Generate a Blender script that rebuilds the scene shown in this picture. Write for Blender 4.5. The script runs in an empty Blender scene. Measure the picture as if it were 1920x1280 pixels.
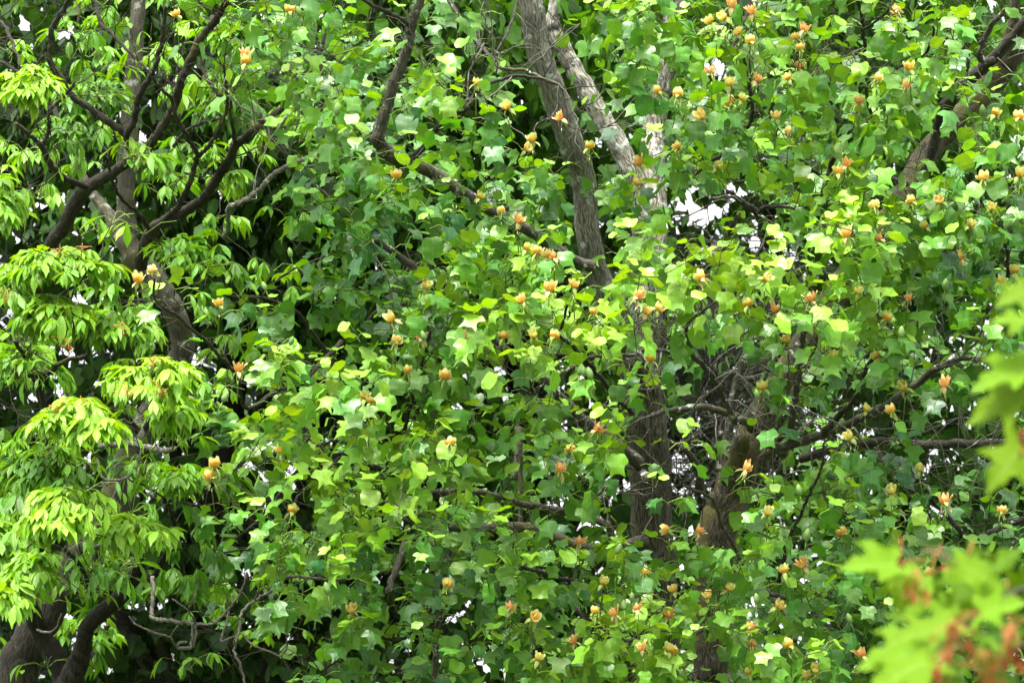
import bpy, math, random
import numpy as np
from mathutils import Vector

# ------------------------------------------------------------------ camera, sky, sun, exposure
SC = bpy.context.scene
COL = SC.collection
rng = np.random.default_rng(11)
random.seed(11)

LENS, SENSOR, PITCH, EYE = 155.0, 36.0, 10.0, 1.6
cam_d = bpy.data.cameras.new("camera")
cam = bpy.data.objects.new("camera", cam_d)
COL.objects.link(cam)
cam.location = (0, 0, EYE)
cam.rotation_euler = (math.radians(90 + PITCH), 0, 0)
cam_d.lens = LENS
cam_d.sensor_width = SENSOR
cam_d.clip_start = 0.1
cam_d.clip_end = 5000
cam_d.dof.use_dof = True
cam_d.dof.focus_distance = 19.7
cam_d.dof.aperture_fstop = 7.1
SC.camera = cam

SUN_EL, SUN_AZ = 70.0, 205.0          # azimuth clockwise from +Y: high, behind the camera to the left
world = bpy.data.worlds.new("World")
SC.world = world
world.use_nodes = True
nt = world.node_tree
nt.nodes.clear()
sky = nt.nodes.new("ShaderNodeTexSky")
sky.sky_type = 'NISHITA'
sky.sun_disc = False
sky.sun_elevation = math.radians(SUN_EL)
sky.sun_rotation = math.radians(SUN_AZ)
sky.dust_density = 3.0
hsv = nt.nodes.new("ShaderNodeHueSaturation")
hsv.inputs['Saturation'].default_value = 0.06       # overcast: the blue is veiled by white cloud
bg = nt.nodes.new("ShaderNodeBackground")
bg.inputs['Strength'].default_value = 0.086
wo = nt.nodes.new("ShaderNodeOutputWorld")
nt.links.new(sky.outputs[0], hsv.inputs['Color'])
# an overcast sky is about three times as bright overhead as at the horizon
wtc = nt.nodes.new("ShaderNodeTexCoord")
wsep = nt.nodes.new("ShaderNodeSeparateXYZ")
wmr = nt.nodes.new("ShaderNodeMapRange")
wmr.inputs[1].default_value, wmr.inputs[2].default_value = 0.0, 1.0
wmr.inputs[3].default_value, wmr.inputs[4].default_value = 0.50, 1.9
wmul = nt.nodes.new("ShaderNodeVectorMath"); wmul.operation = 'SCALE'
nt.links.new(wtc.outputs['Generated'], wsep.inputs[0])
nt.links.new(wsep.outputs[2], wmr.inputs[0])
nt.links.new(hsv.outputs[0], wmul.inputs[0])
nt.links.new(wmr.outputs[0], wmul.inputs['Scale'])
nt.links.new(wmul.outputs[0], bg.inputs['Color'])
nt.links.new(bg.outputs[0], wo.inputs['Surface'])

sun_d = bpy.data.lights.new("sun", 'SUN')
sun_d.energy = 1.3
sun_d.angle = math.radians(10)
sun_d.color = (1.0, 0.97, 0.90)
sun = bpy.data.objects.new("sun", sun_d)
COL.objects.link(sun)
sun.location = (-20, -30, 50)
_e, _a = math.radians(SUN_EL), math.radians(SUN_AZ)
_dir = Vector((math.sin(_a) * math.cos(_e), math.cos(_a) * math.cos(_e), math.sin(_e)))
sun.rotation_euler = _dir.to_track_quat('Z', 'Y').to_euler()

SC.view_settings.view_transform = 'Standard'
SC.view_settings.look = 'None'
SC.view_settings.exposure = 2.82
SC.view_settings.gamma = 1.0
SC.render.engine = 'CYCLES'
SC.cycles.max_bounces = 8
SC.cycles.diffuse_bounces = 4
SC.cycles.glossy_bounces = 2
SC.cycles.transmission_bounces = 5
SC.cycles.use_denoising = True
SC.cycles.denoiser = 'OPENIMAGEDENOISE'
SC.cycles.denoising_input_passes = 'RGB_ALBEDO_NORMAL'

# ------------------------------------------------------------------ where a thing stands
_p = math.radians(PITCH)
RIGHT = np.array([1.0, 0, 0])
UP = np.array([0, -math.sin(_p), math.cos(_p)])
FWD = np.array([0, math.cos(_p), math.sin(_p)])
CAM = np.array([0, 0, EYE])
KPX = SENSOR / LENS / 1920.0

def P(x, y, d):
    """a point of the scene, from its bearing (1920 x 1280 grid) and its distance"""
    return CAM + d * (FWD + (x - 960) * KPX * RIGHT - (y - 640) * KPX * UP)

def Pn(x, y, d):
    x, y, d = np.asarray(x, float), np.asarray(y, float), np.asarray(d, float)
    return CAM + d[:, None] * (FWD + ((x - 960) * KPX)[:, None] * RIGHT - ((y - 640) * KPX)[:, None] * UP)

def bearing(p):
    q = np.asarray(p) - CAM
    d = q @ FWD
    return 960 + (q @ RIGHT) / d / KPX, 640 - (q @ UP) / d / KPX, d

# ------------------------------------------------------------------ materials
def new_mat(name):
    m = bpy.data.materials.new(name)
    m.use_nodes = True
    m.node_tree.nodes.clear()
    return m, m.node_tree.nodes, m.node_tree.links

def ramp(n, stops):
    r = n.new("ShaderNodeValToRGB")
    el = r.color_ramp.elements
    while len(el) > 1:
        el.remove(el[-1])
    el[0].position, el[0].color = stops[0][0], (*stops[0][1], 1)
    for p, c in stops[1:]:
        e = el.new(p)
        e.color = (*c, 1)
    return r

def leaf_material(name, stops, under, trans=0.36, rough=0.42, spec=0.5, vein=0.35, satboost=1.15, veins='side'):
    m, n, l = new_mat(name)
    out = n.new("ShaderNodeOutputMaterial")
    tint = n.new("ShaderNodeAttribute"); tint.attribute_name = "tint"
    rnd = n.new("ShaderNodeAttribute"); rnd.attribute_name = "rnd"
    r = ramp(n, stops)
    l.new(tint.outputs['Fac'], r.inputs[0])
    h = n.new("ShaderNodeHueSaturation")
    mh = n.new("ShaderNodeMapRange"); mh.inputs[3].default_value = 0.484; mh.inputs[4].default_value = 0.507
    mv = n.new("ShaderNodeMapRange"); mv.inputs[3].default_value = 0.78; mv.inputs[4].default_value = 1.22
    l.new(rnd.outputs['Fac'], mh.inputs[0]); l.new(rnd.outputs['Fac'], mv.inputs[0])
    l.new(mh.outputs[0], h.inputs['Hue']); l.new(mv.outputs[0], h.inputs['Value'])
    l.new(r.outputs[0], h.inputs['Color'])
    # blotch over the blade
    tc = n.new("ShaderNodeTexCoord")
    no = n.new("ShaderNodeTexNoise"); no.inputs['Scale'].default_value = 38
    l.new(tc.outputs['Object'], no.inputs['Vector'])
    mb = n.new("ShaderNodeMapRange"); mb.inputs[1].default_value = 0.3; mb.inputs[2].default_value = 0.7
    mb.inputs[3].default_value = 0.86; mb.inputs[4].default_value = 1.14
    l.new(no.outputs['Fac'], mb.inputs[0])
    h2 = n.new("ShaderNodeHueSaturation")
    l.new(mb.outputs[0], h2.inputs['Value']); l.new(h.outputs[0], h2.inputs['Color'])
    # veins from the blade's own uv: u across from the midrib, v along
    uv = n.new("ShaderNodeUVMap"); uv.uv_map = "uv"
    sp = n.new("ShaderNodeSeparateXYZ"); l.new(uv.outputs[0], sp.inputs[0])
    ab = n.new("ShaderNodeMath"); ab.operation = 'ABSOLUTE'; l.new(sp.outputs[0], ab.inputs[0])
    mid = n.new("ShaderNodeMapRange"); mid.inputs[1].default_value = 0.0; mid.inputs[2].default_value = 0.05
    mid.inputs[3].default_value = 1.0; mid.inputs[4].default_value = 0.0
    l.new(ab.outputs[0], mid.inputs[0])
    sv = n.new("ShaderNodeMath"); sv.operation = 'MULTIPLY_ADD'; sv.inputs[1].default_value = -0.8
    l.new(ab.outputs[0], sv.inputs[0]); l.new(sp.outputs[1], sv.inputs[2])
    fr = n.new("ShaderNodeMath"); fr.operation = 'PINGPONG'; fr.inputs[1].default_value = 0.075
    l.new(sv.outputs[0], fr.inputs[0])
    side = n.new("ShaderNodeMapRange"); side.inputs[1].default_value = 0.0; side.inputs[2].default_value = 0.014
    side.inputs[3].default_value = 0.55; side.inputs[4].default_value = 0.0
    l.new(fr.outputs[0], side.inputs[0])
    mx = n.new("ShaderNodeMath"); mx.operation = 'MAXIMUM'
    l.new(mid.outputs[0], mx.inputs[0]); l.new(side.outputs[0], mx.inputs[1])
    vm = n.new("ShaderNodeMath"); vm.operation = 'MULTIPLY'; vm.inputs[1].default_value = vein
    l.new(mx.outputs[0], vm.inputs[0])
    cv = n.new("ShaderNodeMixRGB"); cv.inputs['Color2'].default_value = (0.20, 0.32, 0.09, 1)
    l.new(vm.outputs[0], cv.inputs['Fac']); l.new(h2.outputs[0], cv.inputs['Color1'])
    # the paler underside
    geo = n.new("ShaderNodeNewGeometry")
    cu = n.new("ShaderNodeMixRGB"); cu.inputs['Color2'].default_value = (*under, 1)
    ml = n.new("ShaderNodeMath"); ml.operation = 'MULTIPLY'; ml.inputs[1].default_value = 0.55
    l.new(geo.outputs['Backfacing'], ml.inputs[0]); l.new(ml.outputs[0], cu.inputs['Fac'])
    l.new(cv.outputs[0], cu.inputs['Color1'])
    b = n.new("ShaderNodeBsdfPrincipled")
    b.inputs['Roughness'].default_value = rough
    b.inputs['Specular IOR Level'].default_value = spec
    l.new(cu.outputs[0], b.inputs['Base Color'])
    bump = n.new("ShaderNodeBump"); bump.inputs['Strength'].default_value = 0.25; bump.inputs['Distance'].default_value = 0.004
    l.new(mx.outputs[0], bump.inputs['Height']); l.new(bump.outputs[0], b.inputs['Normal'])
    t = n.new("ShaderNodeBsdfTranslucent")
    ts = n.new("ShaderNodeHueSaturation"); ts.inputs['Saturation'].default_value = satboost
    ts.inputs['Hue'].default_value = 0.485; ts.inputs['Value'].default_value = 1.35
    l.new(cv.outputs[0], ts.inputs['Color']); l.new(ts.outputs[0], t.inputs['Color'])
    ms = n.new("ShaderNodeMixShader"); ms.inputs[0].default_value = trans
    l.new(b.outputs[0], ms.inputs[1]); l.new(t.outputs[0], ms.inputs[2])
    l.new(ms.outputs[0], out.inputs['Surface'])
    return m

def bark_material(name, dark, light, lichen=(0.42, 0.44, 0.40), lich=0.35, moss=0.0, furrow=1.0, scale=1.0, rough=0.9, low=None):
    m, n, l = new_mat(name)
    out = n.new("ShaderNodeOutputMaterial")
    b = n.new("ShaderNodeBsdfPrincipled"); b.inputs['Roughness'].default_value = rough
    b.inputs['Specular IOR Level'].default_value = 0.25
    tc = n.new("ShaderNodeTexCoord")
    uv = n.new("ShaderNodeUVMap"); uv.uv_map = "uv"
    mp = n.new("ShaderNodeMapping"); mp.inputs['Scale'].default_value = (75 * scale, 20 * scale, 1)
    l.new(uv.outputs[0], mp.inputs['Vector'])
    f = n.new("ShaderNodeTexNoise"); f.inputs['Scale'].default_value = 1.0; f.inputs['Detail'].default_value = 6
    f.inputs['Distortion'].default_value = 0.9
    l.new(mp.outputs[0], f.inputs['Vector'])
    fr = n.new("ShaderNodeMapRange"); fr.inputs[1].default_value = 0.42; fr.inputs[2].default_value = 0.60
    l.new(f.outputs['Fac'], fr.inputs[0])
    c = n.new("ShaderNodeMixRGB"); c.inputs['Color1'].default_value = (*dark, 1); c.inputs['Color2'].default_value = (*light, 1)
    l.new(fr.outputs[0], c.inputs['Fac'])
    big = n.new("ShaderNodeTexNoise"); big.inputs['Scale'].default_value = 7; big.inputs['Detail'].default_value = 4
    l.new(tc.outputs['Object'], big.inputs['Vector'])
    hb = n.new("ShaderNodeHueSaturation")
    hm = n.new("ShaderNodeMapRange"); hm.inputs[1].default_value = 0.3; hm.inputs[2].default_value = 0.7
    hm.inputs[3].default_value = 0.65; hm.inputs[4].default_value = 1.3
    l.new(big.outputs['Fac'], hm.inputs[0]); l.new(hm.outputs[0], hb.inputs['Value']); l.new(c.outputs[0], hb.inputs['Color'])
    li = n.new("ShaderNodeTexNoise"); li.inputs['Scale'].default_value = 16; li.inputs['Detail'].default_value = 5
    li.inputs['Roughness'].default_value = 0.62
    mo = n.new("ShaderNodeVectorMath"); mo.operation = 'ADD'; mo.inputs[1].default_value = (3.7, 1.1, 9.2)
    l.new(tc.outputs['Object'], mo.inputs[0]); l.new(mo.outputs[0], li.inputs['Vector'])
    lr = n.new("ShaderNodeMapRange"); lr.inputs[1].default_value = 0.70 - lich * 0.35; lr.inputs[2].default_value = 0.76 - lich * 0.35
    lr.inputs[4].default_value = 0.85
    l.new(li.outputs['Fac'], lr.inputs[0])
    cl = n.new("ShaderNodeMixRGB"); cl.inputs['Color2'].default_value = (*lichen, 1)
    l.new(lr.outputs[0], cl.inputs['Fac']); l.new(hb.outputs[0], cl.inputs['Color1'])
    last = cl
    if moss > 0:
        ms = n.new("ShaderNodeTexNoise"); ms.inputs['Scale'].default_value = 4.5; ms.inputs['Detail'].default_value = 5
        l.new(tc.outputs['Object'], ms.inputs['Vector'])
        mr = n.new("ShaderNodeMapRange"); mr.inputs[1].default_value = 0.62 - moss * 0.3; mr.inputs[2].default_value = 0.75 - moss * 0.3
        mr.inputs[4].default_value = 0.8
        l.new(ms.outputs['Fac'], mr.inputs[0])
        cm = n.new("ShaderNodeMixRGB"); cm.inputs['Color2'].default_value = (0.085, 0.075, 0.022, 1)
        l.new(mr.outputs[0], cm.inputs['Fac']); l.new(cl.outputs[0], cm.inputs['Color1'])
        last = cm
    if low:                                       # algae and damp on the tulip's lower bole, painted canopy shade on the chestnuts
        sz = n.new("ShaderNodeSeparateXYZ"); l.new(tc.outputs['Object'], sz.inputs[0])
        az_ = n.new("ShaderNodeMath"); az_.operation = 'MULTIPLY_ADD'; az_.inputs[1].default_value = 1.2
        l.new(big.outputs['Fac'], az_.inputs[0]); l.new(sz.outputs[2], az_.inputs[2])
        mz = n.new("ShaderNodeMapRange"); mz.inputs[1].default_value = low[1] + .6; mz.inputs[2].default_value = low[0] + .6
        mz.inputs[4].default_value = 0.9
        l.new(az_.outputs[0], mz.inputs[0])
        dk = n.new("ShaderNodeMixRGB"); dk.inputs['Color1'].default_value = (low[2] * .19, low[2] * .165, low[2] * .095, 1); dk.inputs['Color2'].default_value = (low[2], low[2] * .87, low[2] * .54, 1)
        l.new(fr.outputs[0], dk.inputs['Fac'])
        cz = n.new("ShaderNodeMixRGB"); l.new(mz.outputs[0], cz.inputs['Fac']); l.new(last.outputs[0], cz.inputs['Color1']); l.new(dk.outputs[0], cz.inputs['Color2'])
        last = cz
    l.new(last.outputs[0], b.inputs['Base Color'])
    bu = n.new("ShaderNodeBump"); bu.inputs['Strength'].default_value = 0.9 * furrow; bu.inputs['Distance'].default_value = 0.012
    l.new(f.outputs['Fac'], bu.inputs['Height']); l.new(bu.outputs[0], b.inputs['Normal'])
    l.new(b.outputs[0], out.inputs['Surface'])
    return m

def plain(name, col, rough=0.6, trans=0.0, noise=0.2, scale=60):
    m, n, l = new_mat(name)
    out = n.new("ShaderNodeOutputMaterial")
    b = n.new("ShaderNodeBsdfPrincipled"); b.inputs['Roughness'].default_value = rough
    b.inputs['Specular IOR Level'].default_value = 0.15
    tc = n.new("ShaderNodeTexCoord"); no = n.new("ShaderNodeTexNoise"); no.inputs['Scale'].default_value = scale
    l.new(tc.outputs['Object'], no.inputs['Vector'])
    mr = n.new("ShaderNodeMapRange"); mr.inputs[1].default_value = 0.3; mr.inputs[2].default_value = 0.7
    mr.inputs[3].default_value = 1 - noise; mr.inputs[4].default_value = 1 + noise
    l.new(no.outputs['Fac'], mr.inputs[0])
    h = n.new("ShaderNodeHueSaturation"); h.inputs['Color'].default_value = (*col, 1)
    l.new(mr.outputs[0], h.inputs['Value']); l.new(h.outputs[0], b.inputs['Base Color'])
    if trans:
        t = n.new("ShaderNodeBsdfTranslucent"); l.new(h.outputs[0], t.inputs['Color'])
        ms = n.new("ShaderNodeMixShader"); ms.inputs[0].default_value = trans
        l.new(b.outputs[0], ms.inputs[1]); l.new(t.outputs[0], ms.inputs[2]); l.new(ms.outputs[0], out.inputs['Surface'])
    else:
        l.new(b.outputs[0], out.inputs['Surface'])
    return m

def petal_material(name, stops, trans=0.35):
    m, n, l = new_mat(name)
    out = n.new("ShaderNodeOutputMaterial")
    uv = n.new("ShaderNodeUVMap"); uv.uv_map = "uv"
    sp = n.new("ShaderNodeSeparateXYZ"); l.new(uv.outputs[0], sp.inputs[0])
    no = n.new("ShaderNodeTexNoise"); no.inputs['Scale'].default_value = 6
    l.new(uv.outputs[0], no.inputs['Vector'])
    ad = n.new("ShaderNodeMath"); ad.operation = 'MULTIPLY_ADD'; ad.inputs[1].default_value = 0.22
    l.new(no.outputs['Fac'], ad.inputs[0]); l.new(sp.outputs[1], ad.inputs[2])
    su = n.new("ShaderNodeMath"); su.operation = 'SUBTRACT'; su.inputs[1].default_value = 0.11
    l.new(ad.outputs[0], su.inputs[0])
    r = ramp(n, stops); l.new(su.outputs[0], r.inputs[0])
    b = n.new("ShaderNodeBsdfPrincipled"); b.inputs['Roughness'].default_value = 0.5
    l.new(r.outputs[0], b.inputs['Base Color'])
    t = n.new("ShaderNodeBsdfTranslucent"); l.new(r.outputs[0], t.inputs['Color'])
    ms = n.new("ShaderNodeMixShader"); ms.inputs[0].default_value = trans
    l.new(b.outputs[0], ms.inputs[1]); l.new(t.outputs[0], ms.inputs[2]); l.new(ms.outputs[0], out.inputs['Surface'])
    return m

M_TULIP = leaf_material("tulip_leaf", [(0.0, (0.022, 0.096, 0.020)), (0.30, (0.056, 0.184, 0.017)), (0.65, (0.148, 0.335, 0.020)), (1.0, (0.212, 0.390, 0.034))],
                        (0.10, 0.20, 0.04), trans=0.28, rough=0.36, spec=0.45, vein=0.20)
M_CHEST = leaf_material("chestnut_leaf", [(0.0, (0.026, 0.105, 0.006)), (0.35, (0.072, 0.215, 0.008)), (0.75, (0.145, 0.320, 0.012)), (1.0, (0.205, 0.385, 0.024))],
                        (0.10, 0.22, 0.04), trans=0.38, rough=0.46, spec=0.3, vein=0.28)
M_MAPLE = leaf_material("maple_leaf", [(0.0, (0.022, 0.070, 0.005)), (0.5, (0.056, 0.130, 0.005)), (1.0, (0.088, 0.175, 0.006))],
                        (0.06, 0.13, 0.02), trans=0.36, rough=0.6, spec=0.05, vein=0.25)
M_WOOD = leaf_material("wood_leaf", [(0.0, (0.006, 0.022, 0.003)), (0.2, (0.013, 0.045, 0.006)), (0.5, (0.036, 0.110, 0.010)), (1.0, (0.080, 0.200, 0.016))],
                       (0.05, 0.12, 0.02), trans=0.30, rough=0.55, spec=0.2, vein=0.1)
M_PETI = plain("petiole", (0.20, 0.30, 0.06), 0.5, 0.2)
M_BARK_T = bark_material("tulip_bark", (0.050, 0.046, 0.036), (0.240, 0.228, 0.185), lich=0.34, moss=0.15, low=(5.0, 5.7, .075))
M_BARK_M = bark_material("mossy_bark", (0.012, 0.010, 0.006), (0.084, 0.075, 0.048), lich=0.16, moss=0.5)
M_LIMB = bark_material("limb_bark", (0.032, 0.029, 0.021), (0.085, 0.078, 0.058), lich=0.26, moss=0.15, furrow=0.35, scale=1.5)
M_LIMB_D = bark_material("dark_limb_bark", (0.016, 0.014, 0.010), (0.045, 0.039, 0.030), lich=0.12, furrow=0.35, scale=1.5)
M_CHB = bark_material("chestnut_bark", (0.015, 0.013, 0.008), (0.038, 0.034, 0.022), lich=0.10, moss=0.12, furrow=0.4, scale=1.2, low=(4.2, 4.7, .018))  # low: canopy shade painted into the lower wood
M_CHT = bark_material("chestnut_trunk_bark", (0.030, 0.028, 0.020), (0.078, 0.072, 0.052), lichen=(0.22, 0.23, 0.19), lich=0.34, moss=0.26, furrow=0.4, low=(4.25, 4.95, .030))  # low: lower bole darkened in colour to stand for canopy shade
M_DEAD = bark_material("dead_wood", (0.080, 0.073, 0.058), (0.180, 0.168, 0.142), lich=0.25, furrow=0.3, scale=2)
M_TWIG = bark_material("twig_bark", (0.022, 0.017, 0.012), (0.060, 0.047, 0.034), lich=0.05, furrow=0.1, scale=3)
M_PET_F = petal_material("petal_fresh", [(0.0, (0.26, 0.32, 0.05)), (0.10, (0.50, 0.34, 0.05)), (0.16, (0.68, 0.31, 0.02)), (0.34, (0.70, 0.37, 0.03)), (0.46, (0.66, 0.54, 0.10)), (0.7, (0.56, 0.60, 0.17)), (1.0, (0.50, 0.62, 0.22))])
M_PET_O = petal_material("petal_orange", [(0.0, (0.38, 0.32, 0.05)), (0.2, (0.68, 0.33, 0.035)), (0.45, (0.70, 0.43, 0.07)), (0.65, (0.68, 0.59, 0.19)), (1.0, (0.62, 0.63, 0.26))])
M_PET_P = petal_material("petal_pink", [(0.0, (0.42, 0.28, 0.08)), (0.25, (0.66, 0.25, 0.05)), (0.6, (0.68, 0.34, 0.11)), (1.0, (0.68, 0.48, 0.22))])
M_SEPAL = plain("sepal", (0.30, 0.38, 0.10), 0.5, 0.3)
M_SEPAL_P = plain("pale_sepal", (0.48, 0.40, 0.18), 0.5, 0.3)
M_PIST = plain("pistil", (0.60, 0.42, 0.10), 0.6)
M_BUD = plain("bud_skin", (0.13, 0.22, 0.06), 0.45, 0.15)
M_SAMARA = plain("samara_wing", (0.20, 0.050, 0.014), 0.5, 0.4, 0.4)
M_RSTALK = plain("red_stalk", (0.34, 0.12, 0.04), 0.5, 0.1)
M_SPIKE = plain("spent_flower_stalk", (0.44, 0.20, 0.05), 0.6, 0.2)
M_NEEDLE = plain("conifer_needle", (0.060, 0.085, 0.055), 0.7, 0.15)
M_CONB = bark_material("conifer_bark", (0.060, 0.050, 0.042), (0.170, 0.150, 0.130), lich=0.4, furrow=0.5)

# ------------------------------------------------------------------ mesh building
class MB:
    """collects vertices, faces and per-vertex tint / rnd / uv; build() links them as one object"""
    def __init__(s):
        s.v, s.f, s.uv, s.tint, s.rnd, s.mi = [], [], [], [], [], []
        s.n = 0
    def add(s, verts, faces, uv=None, tint=0.0, rnd=0.5, mat=0):
        """faces: (k,4) int array, a triangle repeats its last index"""
        verts = np.asarray(verts, float); faces = np.asarray(faces, int)
        k = len(verts)
        s.v.append(verts); s.f.append(faces + s.n)
        s.uv.append(np.zeros((k, 2)) if uv is None else np.asarray(uv, float))
        s.tint.append(np.broadcast_to(np.asarray(tint, float), (k,)))
        s.rnd.append(np.broadcast_to(np.asarray(rnd, float), (k,)))
        s.mi.append(np.full(len(faces), mat, int))
        s.n += k
    def many(s, tv, tf, tuv, R, T, tint, rnd, mat=0):
        """a template (V,3) laid down N times with matrices R (N,3,3) and places T (N,3)"""
        N, V = len(T), len(tv)
        if N == 0: return
        v = np.einsum('nij,vj->nvi', R, tv) + T[:, None, :]
        f = (tf[None] + (np.arange(N) * V)[:, None, None]).reshape(-1, 4)
        s.add(v.reshape(-1, 3), f, np.tile(tuv, (N, 1)), np.repeat(tint, V), np.repeat(rnd, V), mat)
    def mesh(s, name, mats, origin=(0, 0, 0), smooth=True):
        me = bpy.data.meshes.new(name)
        if not s.v:
            return me
        v = np.concatenate(s.v) - np.asarray(origin, float)
        f = np.concatenate(s.f); mi = np.concatenate(s.mi)
        tri = f[:, 2] == f[:, 3]
        ln = np.where(tri, 3, 4)
        st = np.concatenate([[0], np.cumsum(ln)[:-1]])
        keep = np.ones(f.shape, bool); keep[tri, 3] = False
        li = f[keep]
        me.vertices.add(len(v)); me.vertices.foreach_set("co", v.astype(np.float32).ravel())
        me.loops.add(len(li)); me.loops.foreach_set("vertex_index", li.astype(np.int32))
        me.polygons.add(len(f)); me.polygons.foreach_set("loop_start", st.astype(np.int32))
        me.polygons.foreach_set("loop_total", ln.astype(np.int32))
        me.polygons.foreach_set("material_index", mi.astype(np.int32))
        me.polygons.foreach_set("use_smooth", np.full(len(f), smooth))
        for nm, arr in (("tint", s.tint), ("rnd", s.rnd)):
            a = me.attributes.new(nm, 'FLOAT', 'POINT')
            a.data.foreach_set("value", np.concatenate(arr).astype(np.float32))
        ul = me.uv_layers.new(name="uv")
        ul.data.foreach_set("uv", np.concatenate(s.uv)[li].astype(np.float32).ravel())
        for m in mats: me.materials.append(m)
        me.update(calc_edges=True)
        return me
    def build(s, name, mats, parent=None, origin=None):
        o0 = np.zeros(3) if parent is None else np.array(parent.location)
        if origin is not None: o0 = np.asarray(origin, float)
        o = bpy.data.objects.new(name, s.mesh(name, mats if isinstance(mats, (list, tuple)) else [mats], o0))
        COL.objects.link(o)
        if parent is not None:
            o.parent = parent
            if origin is not None: o.location = o0 - np.array(parent.location)
        elif origin is not None:
            o.location = o0
        return o

def catmull(pts, per):
    pts = np.asarray(pts, float)
    p = np.vstack([2 * pts[0] - pts[1], pts, 2 * pts[-1] - pts[-2]])
    out = []
    for i in range(1, len(p) - 2):
        t = np.linspace(0, 1, per, endpoint=False)[:, None]
        a, b, c, d = p[i - 1], p[i], p[i + 1], p[i + 2]
        out.append(0.5 * (2 * b + (c - a) * t + (2 * a - 5 * b + 4 * c - d) * t * t + (3 * b - a - 3 * c + d) * t ** 3))
    return np.vstack(out + [pts[-1:]])

def tube(mb, path, rad, sides=6, mat=0, rough=0.0, tint=0.0, cap=True):
    path = np.asarray(path, float); rad = np.broadcast_to(np.asarray(rad, float), (len(path),))
    k = len(path)
    tan = np.gradient(path, axis=0); tan /= np.linalg.norm(tan, axis=1)[:, None] + 1e-9
    ref = np.array([0.13, -0.97, 0.2]) if abs(tan[0][1]) < 0.8 else np.array([1.0, 0, 0])
    u = np.cross(tan[0], ref); u /= np.linalg.norm(u)
    us = []
    for i in range(k):
        u = u - tan[i] * (u @ tan[i]); u /= np.linalg.norm(u) + 1e-9
        us.append(u)
    us = np.array(us); ws = np.cross(tan, us)
    a = np.linspace(0, 2 * np.pi, sides, endpoint=False)
    rr = rad[:, None] * np.ones((1, sides))
    if rough:
        ph = rng.uniform(0, 6.28, 6)
        s_ = np.arange(k)[:, None] * 0.9
        rr = rr * (1 + rough * (np.sin(a * 2 + ph[0] + s_ * 0.23) * 0.5 + np.sin(a * 3 + ph[1] - s_ * 0.4) * 0.4 + np.sin(s_ * 1.3 + ph[2] + a) * 0.4)
                   + rough * 0.5 * rng.normal(0, 1, (k, sides)))
    v = path[:, None, :] + rr[:, :, None] * (np.cos(a)[None, :, None] * us[:, None, :] + np.sin(a)[None, :, None] * ws[:, None, :])
    ln = np.concatenate([[0], np.cumsum(np.linalg.norm(np.diff(path, axis=0), axis=1))])
    uu = np.abs(a / (2 * np.pi) * 2 - 1)[None, :] * np.pi * rad.max() + np.zeros((k, 1))
    uv = np.stack([uu, ln[:, None] + np.zeros((1, sides))], -1)
    i = np.arange(k - 1)[:, None] * sides; j = np.arange(sides)[None, :]; j2 = (j + 1) % sides
    f = np.stack([i + j, i + j2, i + sides + j2, i + sides + j], -1).reshape(-1, 4)
    v = v.reshape(-1, 3); uv = uv.reshape(-1, 2)
    if cap:
        v = np.vstack([v, path[-1:] + tan[-1:] * rad[-1] * 0.6, path[:1]]); uv = np.vstack([uv, uv[-1:], uv[:1]])
        e = (k - 1) * sides; jj = np.arange(sides); j2 = (jj + 1) % sides
        f = np.vstack([f, np.stack([e + jj, e + j2, np.full(sides, k * sides), np.full(sides, k * sides)], -1),
                       np.stack([j2, jj, np.full(sides, k * sides + 1), np.full(sides, k * sides + 1)], -1)])
    mb.add(v, f, uv, tint, 0.5, mat)

def blade(rows, fold=0.15, droop=0.3, ripple=0.0, seed=0, cols=2):
    """a leaf template. rows: (midline y, outline x, outline y); length 1 along +y, normal +z"""
    r = np.random.default_rng(seed)
    V, UV, F = [], [], []
    if cols > 1 and rows is not LOBED: rows = catmull(np.array(rows, float), 2)
    n = len(rows)
    for (m, ox, oy) in rows:
        line = []
        for sx in (-1, 1):
            for q in range(cols, 0, -1):
                t = q / cols
                line.append((sx * ox * t, m + (oy - m) * t))
        left = line[:cols]; right = line[cols:][::-1]
        for (x, y) in left + [(0, m)] + right:
            z = fold * abs(x) * (1 - 0.5 * abs(x)) - droop * max(y, 0) ** 2 * 0.5 - 0.55 * droop * x * x
            if ripple: z += ripple * abs(x) * math.sin(9 * y + 3 * x + seed) + r.normal(0, ripple * 0.12) * (abs(x) > 0.05)
            V.append((x, y, z)); UV.append((x, y))
    w = 2 * cols + 1
    for i in range(n - 1):
        for c in range(w - 1):
            F.append((i * w + c, i * w + c + 1, (i + 1) * w + c + 1, (i + 1) * w + c))
    return np.array(V, float), np.array(F, int), np.array(UV, float)

LOBED = [(0, .05, -.01), (.10, .27, -.06), (.24, .43, .05), (.36, .62, .27), (.48, .35, .42), (.60, .31, .62), (.70, .47, 1.0), (.77, .20, .84), (.79, .01, .79)]
ROUND = [(0, .05, -.01), (.10, .30, -.03), (.24, .47, .12), (.38, .53, .34), (.52, .49, .52), (.66, .44, .70), (.78, .34, .88), (.84, .16, .88), (.86, .01, .86)]
MID = [(0, .05, -.01), (.10, .29, -.04), (.24, .45, .10), (.36, .56, .33), (.48, .40, .46), (.62, .36, .66), (.72, .40, .93), (.80, .18, .85), (.82, .01, .82)]
T_TULIP = [blade(LOBED, .10, .25, .10, 1), blade(LOBED, .32, .55, .08, 2), blade(MID, .18, .35, .12, 3), blade(LOBED, -.08, .7, .10, 4), blade(MID, .55, .3, .06, 5), blade(ROUND, .35, .8, .10, 51), blade(MID, .1, .9, .1, 52)]
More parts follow.
